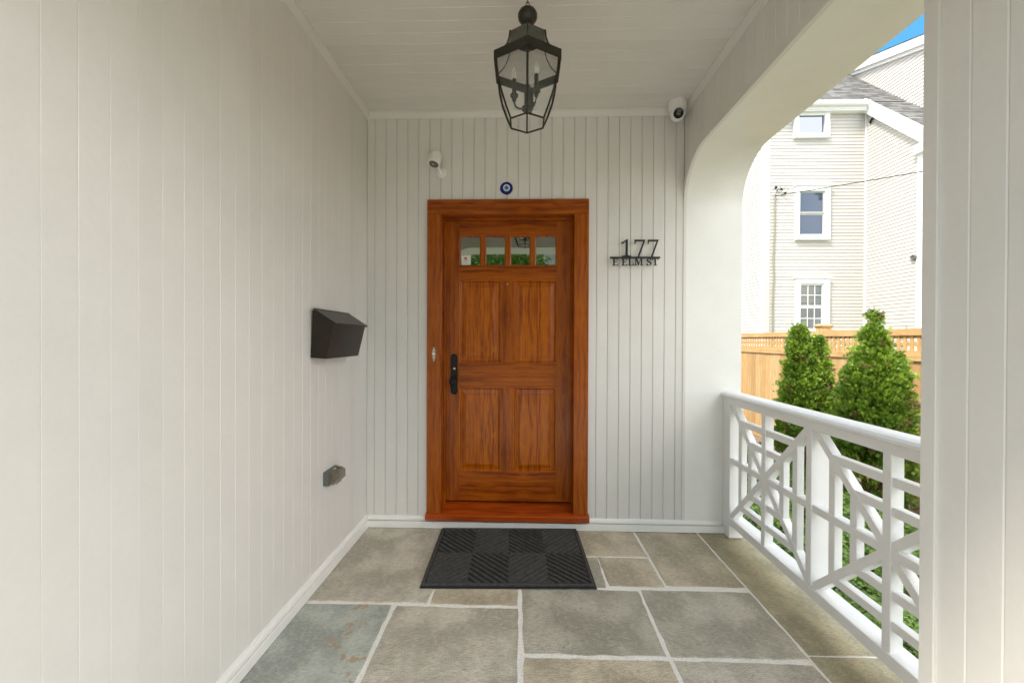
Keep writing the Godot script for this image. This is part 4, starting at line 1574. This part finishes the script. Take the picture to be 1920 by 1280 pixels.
func arborvitae(called: String, base: Vector3, lobes: Array, dens: float, label: String) -> void:
	var w := thing(called, base, label, "shrub", "evergreens in front of the fence")
	begin()
	for l in lobes:
		var lc: Vector3 = l[0]
		tube([base + Vector3(lc.x * 0.15, 0, lc.z * 0.15), base + Vector3(lc.x * 0.6, l[1] * 0.35, lc.z * 0.6), base + Vector3(lc.x, l[1] * 0.9, lc.z)], 0.030, 7, false, 0.006)
	part(w, "trunk", M.bark)
	begin()
	var bump := noise(81, 3.2, 3)
	for l in lobes:
		var lc: Vector3 = l[0]       # horizontal offset of the lobe, y = height of its foot
		var h: float = l[1]          # top of the lobe above ground
		var r: float = l[2]          # largest radius
		var pw: float = l[3]         # how it narrows
		# branchlets: clumps of sprays that point the same way, with gaps between the clumps
		var n := int(dens * r * (h - lc.y) * TAU / 22.0)
		for i in n:
			var t := pow(rng.randf(), 0.85)
			var yy := lerpf(lc.y, h, t)
			var prof := pow(clampf(1.0 - t, 0.0, 1.0), pw) * (0.55 + 0.45 * smoothstep(0.0, 0.22, t))
			var a := rng.randf() * TAU
			var rad := r * prof
			var bb := bump.get_noise_3d(cos(a) * 0.55 + lc.x * 3.0, yy * 1.25, sin(a) * 0.55 + lc.z * 3.0)
			rad *= 1.0 + 0.55 * bb
			rad *= 1.0 - pow(rng.randf(), 1.6) * 0.5
			var o := Vector3(cos(a), 0, sin(a))
			var p := base + Vector3(lc.x, 0, lc.z) * smoothstep(0.0, 0.5, t) + Vector3(0, yy, 0) + o * rad
			var v := rng.randf()
			var tone := Color(0.09, 0.18, 0.018).lerp(Color(0.24, 0.37, 0.035), v)
			if rng.randf() < 0.04:
				tone = Color(0.20, 0.13, 0.06)
			var lean := (o * rng.randf_range(0.5, 1.2) + Vector3(rng.randf_range(-0.5, 0.5), rng.randf_range(0.1, 1.1), rng.randf_range(-0.5, 0.5))).normalized()
			var sidev := lean.cross(Vector3(rng.randf_range(-1, 1), rng.randf_range(-1, 1), rng.randf_range(-1, 1))).normalized()
			var ln := rng.randf_range(0.05, 0.11)
			for k in 22:
				var q := p + lean * (rng.randf() - 0.35) * ln + sidev * rng.randfn() * ln * 0.28 + lean.cross(sidev) * rng.randfn() * 0.010
				spray(q, lean, rng.randf_range(0.026, 0.050), tone)
	part(w, "crown", M.leaf)

func build_planting() -> void:
	arborvitae("evergreen_shrub", Vector3(3.36, GROUND + 0.028, -4.90), [
		[Vector3(0.0, 0.05, 0.0), 1.55, 0.33, 0.50], [Vector3(-0.08, 0.35, 0.02), 1.83, 0.23, 0.50], [Vector3(0.14, 0.45, 0.0), 1.72, 0.20, 0.50]], 5600.0,
		"bushy evergreen shrub with a forked top, no higher than the fence")
	arborvitae("evergreen_shrub", Vector3(3.36, GROUND + 0.028, -3.95), [
		[Vector3(0.0, 0.05, 0.0), 1.60, 0.40, 0.50], [Vector3(0.0, 0.5, 0.0), 1.79, 0.27, 0.50], [Vector3(-0.17, 0.5, 0.0), 1.42, 0.21, 0.50], [Vector3(0.16, 0.5, 0.02), 1.54, 0.21, 0.50], [Vector3(0.0, 1.40, 0.0), 1.94, 0.065, 0.6]], 5200.0,
		"bushy evergreen shrub with a thin leading tip rising above the fence")
	# ground cover: small glossy leaves, far too many to count
	var lf := SurfaceTool.new()
	S = lf
	S.begin(Mesh.PRIMITIVE_TRIANGLES)
	var L := 1.0
	var pts := [Vector3(0, 0, 0), Vector3(0.30, 0.05, 0.28), Vector3(0.72, 0.03, 0.26), Vector3(1.0, -0.06, 0), Vector3(0.72, 0.03, -0.26), Vector3(0.30, 0.05, -0.28), Vector3(0.5, -0.03, 0)]
	for k in 6:
		var a: Vector3 = pts[k]
		var b: Vector3 = pts[(k + 1) % 6]
		var n := (b - a).cross(pts[6] - a).normalized()
		if n.y < 0.0:
			n = -n
		tri3(a, b, pts[6], n, n, n)
	var leaf_mesh := S.commit()
	var mm := MultiMesh.new()
	mm.transform_format = MultiMesh.TRANSFORM_3D
	mm.use_colors = true
	mm.mesh = leaf_mesh
	var cnt := 70000
	mm.instance_count = cnt
	var hn := noise(91, 0.9, 3)
	for i in cnt:
		var x := rng.randf_range(1.63, 3.5)
		var z := rng.randf_range(-7.2, -0.6)
		var top := -0.15 + 0.13 * hn.get_noise_2d(x * 1.6, z * 1.6) + 0.05 * hn.get_noise_2d(x * 6.0, z * 6.0)
		if x > 3.2:
			top -= (x - 3.2) * 0.6
		var y := top - pow(rng.randf(), 1.6) * 0.14
		y = maxf(y, GROUND + 0.035)
		var yaw := rng.randf() * TAU
		var b := Basis.from_euler(Vector3(rng.randf_range(-0.7, 0.7), yaw, rng.randf_range(-0.5, 0.75)))
		var s := rng.randf_range(0.020, 0.038)
		mm.set_instance_transform(i, Transform3D(b.scaled(Vector3(s, s, s)), Vector3(x, y, z)))
		var v := rng.randf()
		mm.set_instance_color(i, Color(0.09, 0.19, 0.025).lerp(Color(0.27, 0.42, 0.065), v))
	var mi := MultiMeshInstance3D.new()
	mi.name = "ground_cover"
	mi.multimesh = mm
	mi.material_override = M.leaf
	mi.set_meta("kind", "stuff")
	mi.set_meta("label", "low glossy green ground cover beside the porch railing")
	mi.set_meta("category", "ground cover")
	add_child(mi)
	# shrubs on the far side of the fence, seen through and above its lattice
	var spots := [[4.75, -4.35, 1.45], [4.8, -5.2, 1.62], [4.75, -6.2, 1.5], [4.8, -7.4, 1.5]]
	for q in spots:
		var base := Vector3(q[0], GROUND, q[1])
		var w := thing("hedge_shrub", base, "loose green shrub behind the lattice of the cedar fence", "shrub", "shrubs behind the cedar fence")
		begin()
		for k in 5:
			var a := TAU * k / 5.0
			tube([base, base + Vector3(cos(a) * 0.2, q[2] * 0.6, sin(a) * 0.2), base + Vector3(cos(a) * 0.28, q[2] + 0.2, sin(a) * 0.28)], 0.014, 5, false, 0.003)
		part(w, "stem", M.bark)
		begin()
		for i in 1500:
			var a := rng.randf() * TAU
			var rr := 0.42 * sqrt(rng.randf())
			var y := rng.randf_range(0.25, q[2] + 0.38 - rr * 0.5 - 0.25 * rng.randf())
			var v := rng.randf()
			S.set_color(Color(0.07, 0.14, 0.03).lerp(Color(0.20, 0.30, 0.07), v))
			var d := Vector3(rng.randf_range(-1, 1), rng.randf_range(-0.3, 1), rng.randf_range(-1, 1)).normalized()
			leaf_quad(base + Vector3(cos(a) * rr, y, sin(a) * rr), d, d.cross(Vector3(0.3, 0.2, 0.9)).normalized(), rng.randf_range(0.04, 0.07), 0.03)
		part(w, "foliage", M.leaf)

# ------------------------------------------------------------------ what the door panes mirror
func build_street_side() -> void:
	var hs := thing("opposite_house", Vector3(2, GROUND, 20), "pale upright-boarded house across the street mirrored in the last door pane", "house")
	for i in 30:
		begin()
		box(Vector3(-7.0 + i * 0.6, GROUND, 20.0), Vector3(-6.98 + i * 0.6 + 0.56, 5.6, 20.3), 0.01)
		part(hs, "board", M.siding)
	begin()
	box(Vector3(-7.0, GROUND, 20.31), Vector3(11.0, 5.6, 26.0))
	part(hs, "wall", M.siding)
	begin()
	rings(pva([19.6, 5.62, 26.4, 5.62, 23.0, 8.4]), Vector3(-7.4, 0, 0), Vector3(0, 0, 1), Vector3(0, 1, 0), Vector3(1, 0, 0), [[0.0, 0.0], [0.0, 18.8]])
	part(hs, "roof", M.grey_plastic)
	for x in [-4.5, 0.6, 5.4]:
		begin()
		box(Vector3(x, 2.6, 19.94), Vector3(x + 1.1, 4.3, 20.05), 0.01)
		var wf := part(hs, "window", M.far_trim)
		begin()
		box(Vector3(x + 0.1, 2.7, 19.92), Vector3(x + 1.0, 4.2, 19.95))
		part(hs, "pane", M.far_pane, wf)
	var spots := [[-3.4, 10.5, 5.5, 2.3], [-0.9, 12.0, 6.0, 2.4], [0.9, 9.5, 3.9, 1.3], [-7.5, 13.0, 7.0, 2.8]]
	var labels := ["broad leafy street tree mirrored in the first door pane", "tall leafy street tree mirrored in the middle door panes", "small leafy garden tree mirrored beside the lantern", "large leafy street tree farther along the pavement"]
	for i in spots.size():
		var q: Array = spots[i]
		var base := Vector3(q[0], GROUND, q[1])
		var h: float = q[2]
		var r: float = q[3]
		var w := thing("street_tree", base, labels[i], "tree", "street trees")
		begin()
		tube([base, base + Vector3(0.05, h * 0.35, 0), base + Vector3(-0.05, h * 0.8, 0.1)], 0.14, 8, false, 0.03)
		for k in 6:
			var a := TAU * k / 6.0
			tube([base + Vector3(0.03, h * 0.35, 0), base + Vector3(cos(a) * r * 0.6, h * 0.62, sin(a) * r * 0.6), base + Vector3(cos(a) * r * 0.85, h * 0.75, sin(a) * r * 0.85)], 0.05, 6, false, 0.012)
		part(w, "trunk", M.bark)
		begin()
		var clumps := []
		for k in 34:
			var d := Vector3(rng.randf_range(-1, 1), rng.randf_range(-0.8, 1), rng.randf_range(-1, 1)).normalized()
			clumps.append(base + Vector3(0, h * 0.68, 0) + Vector3(d.x * r, d.y * h * 0.36, d.z * r) * rng.randf_range(0.35, 0.9))
		for k in 11000:
			var c: Vector3 = clumps[rng.randi() % clumps.size()]
			var d := Vector3(rng.randfn(), rng.randfn(), rng.randfn()) * r * 0.17
			var v := rng.randf()
			S.set_color(Color(0.09, 0.18, 0.03).lerp(Color(0.25, 0.38, 0.07), v))
			var f := Vector3(rng.randf_range(-1, 1), rng.randf_range(-0.6, 0.6), rng.randf_range(-1, 1)).normalized()
			leaf_quad(c + d, f, f.cross(Vector3(0.2, 0.9, 0.3)).normalized(), rng.randf_range(0.12, 0.22), 0.11)
		part(w, "crown", M.leaf)
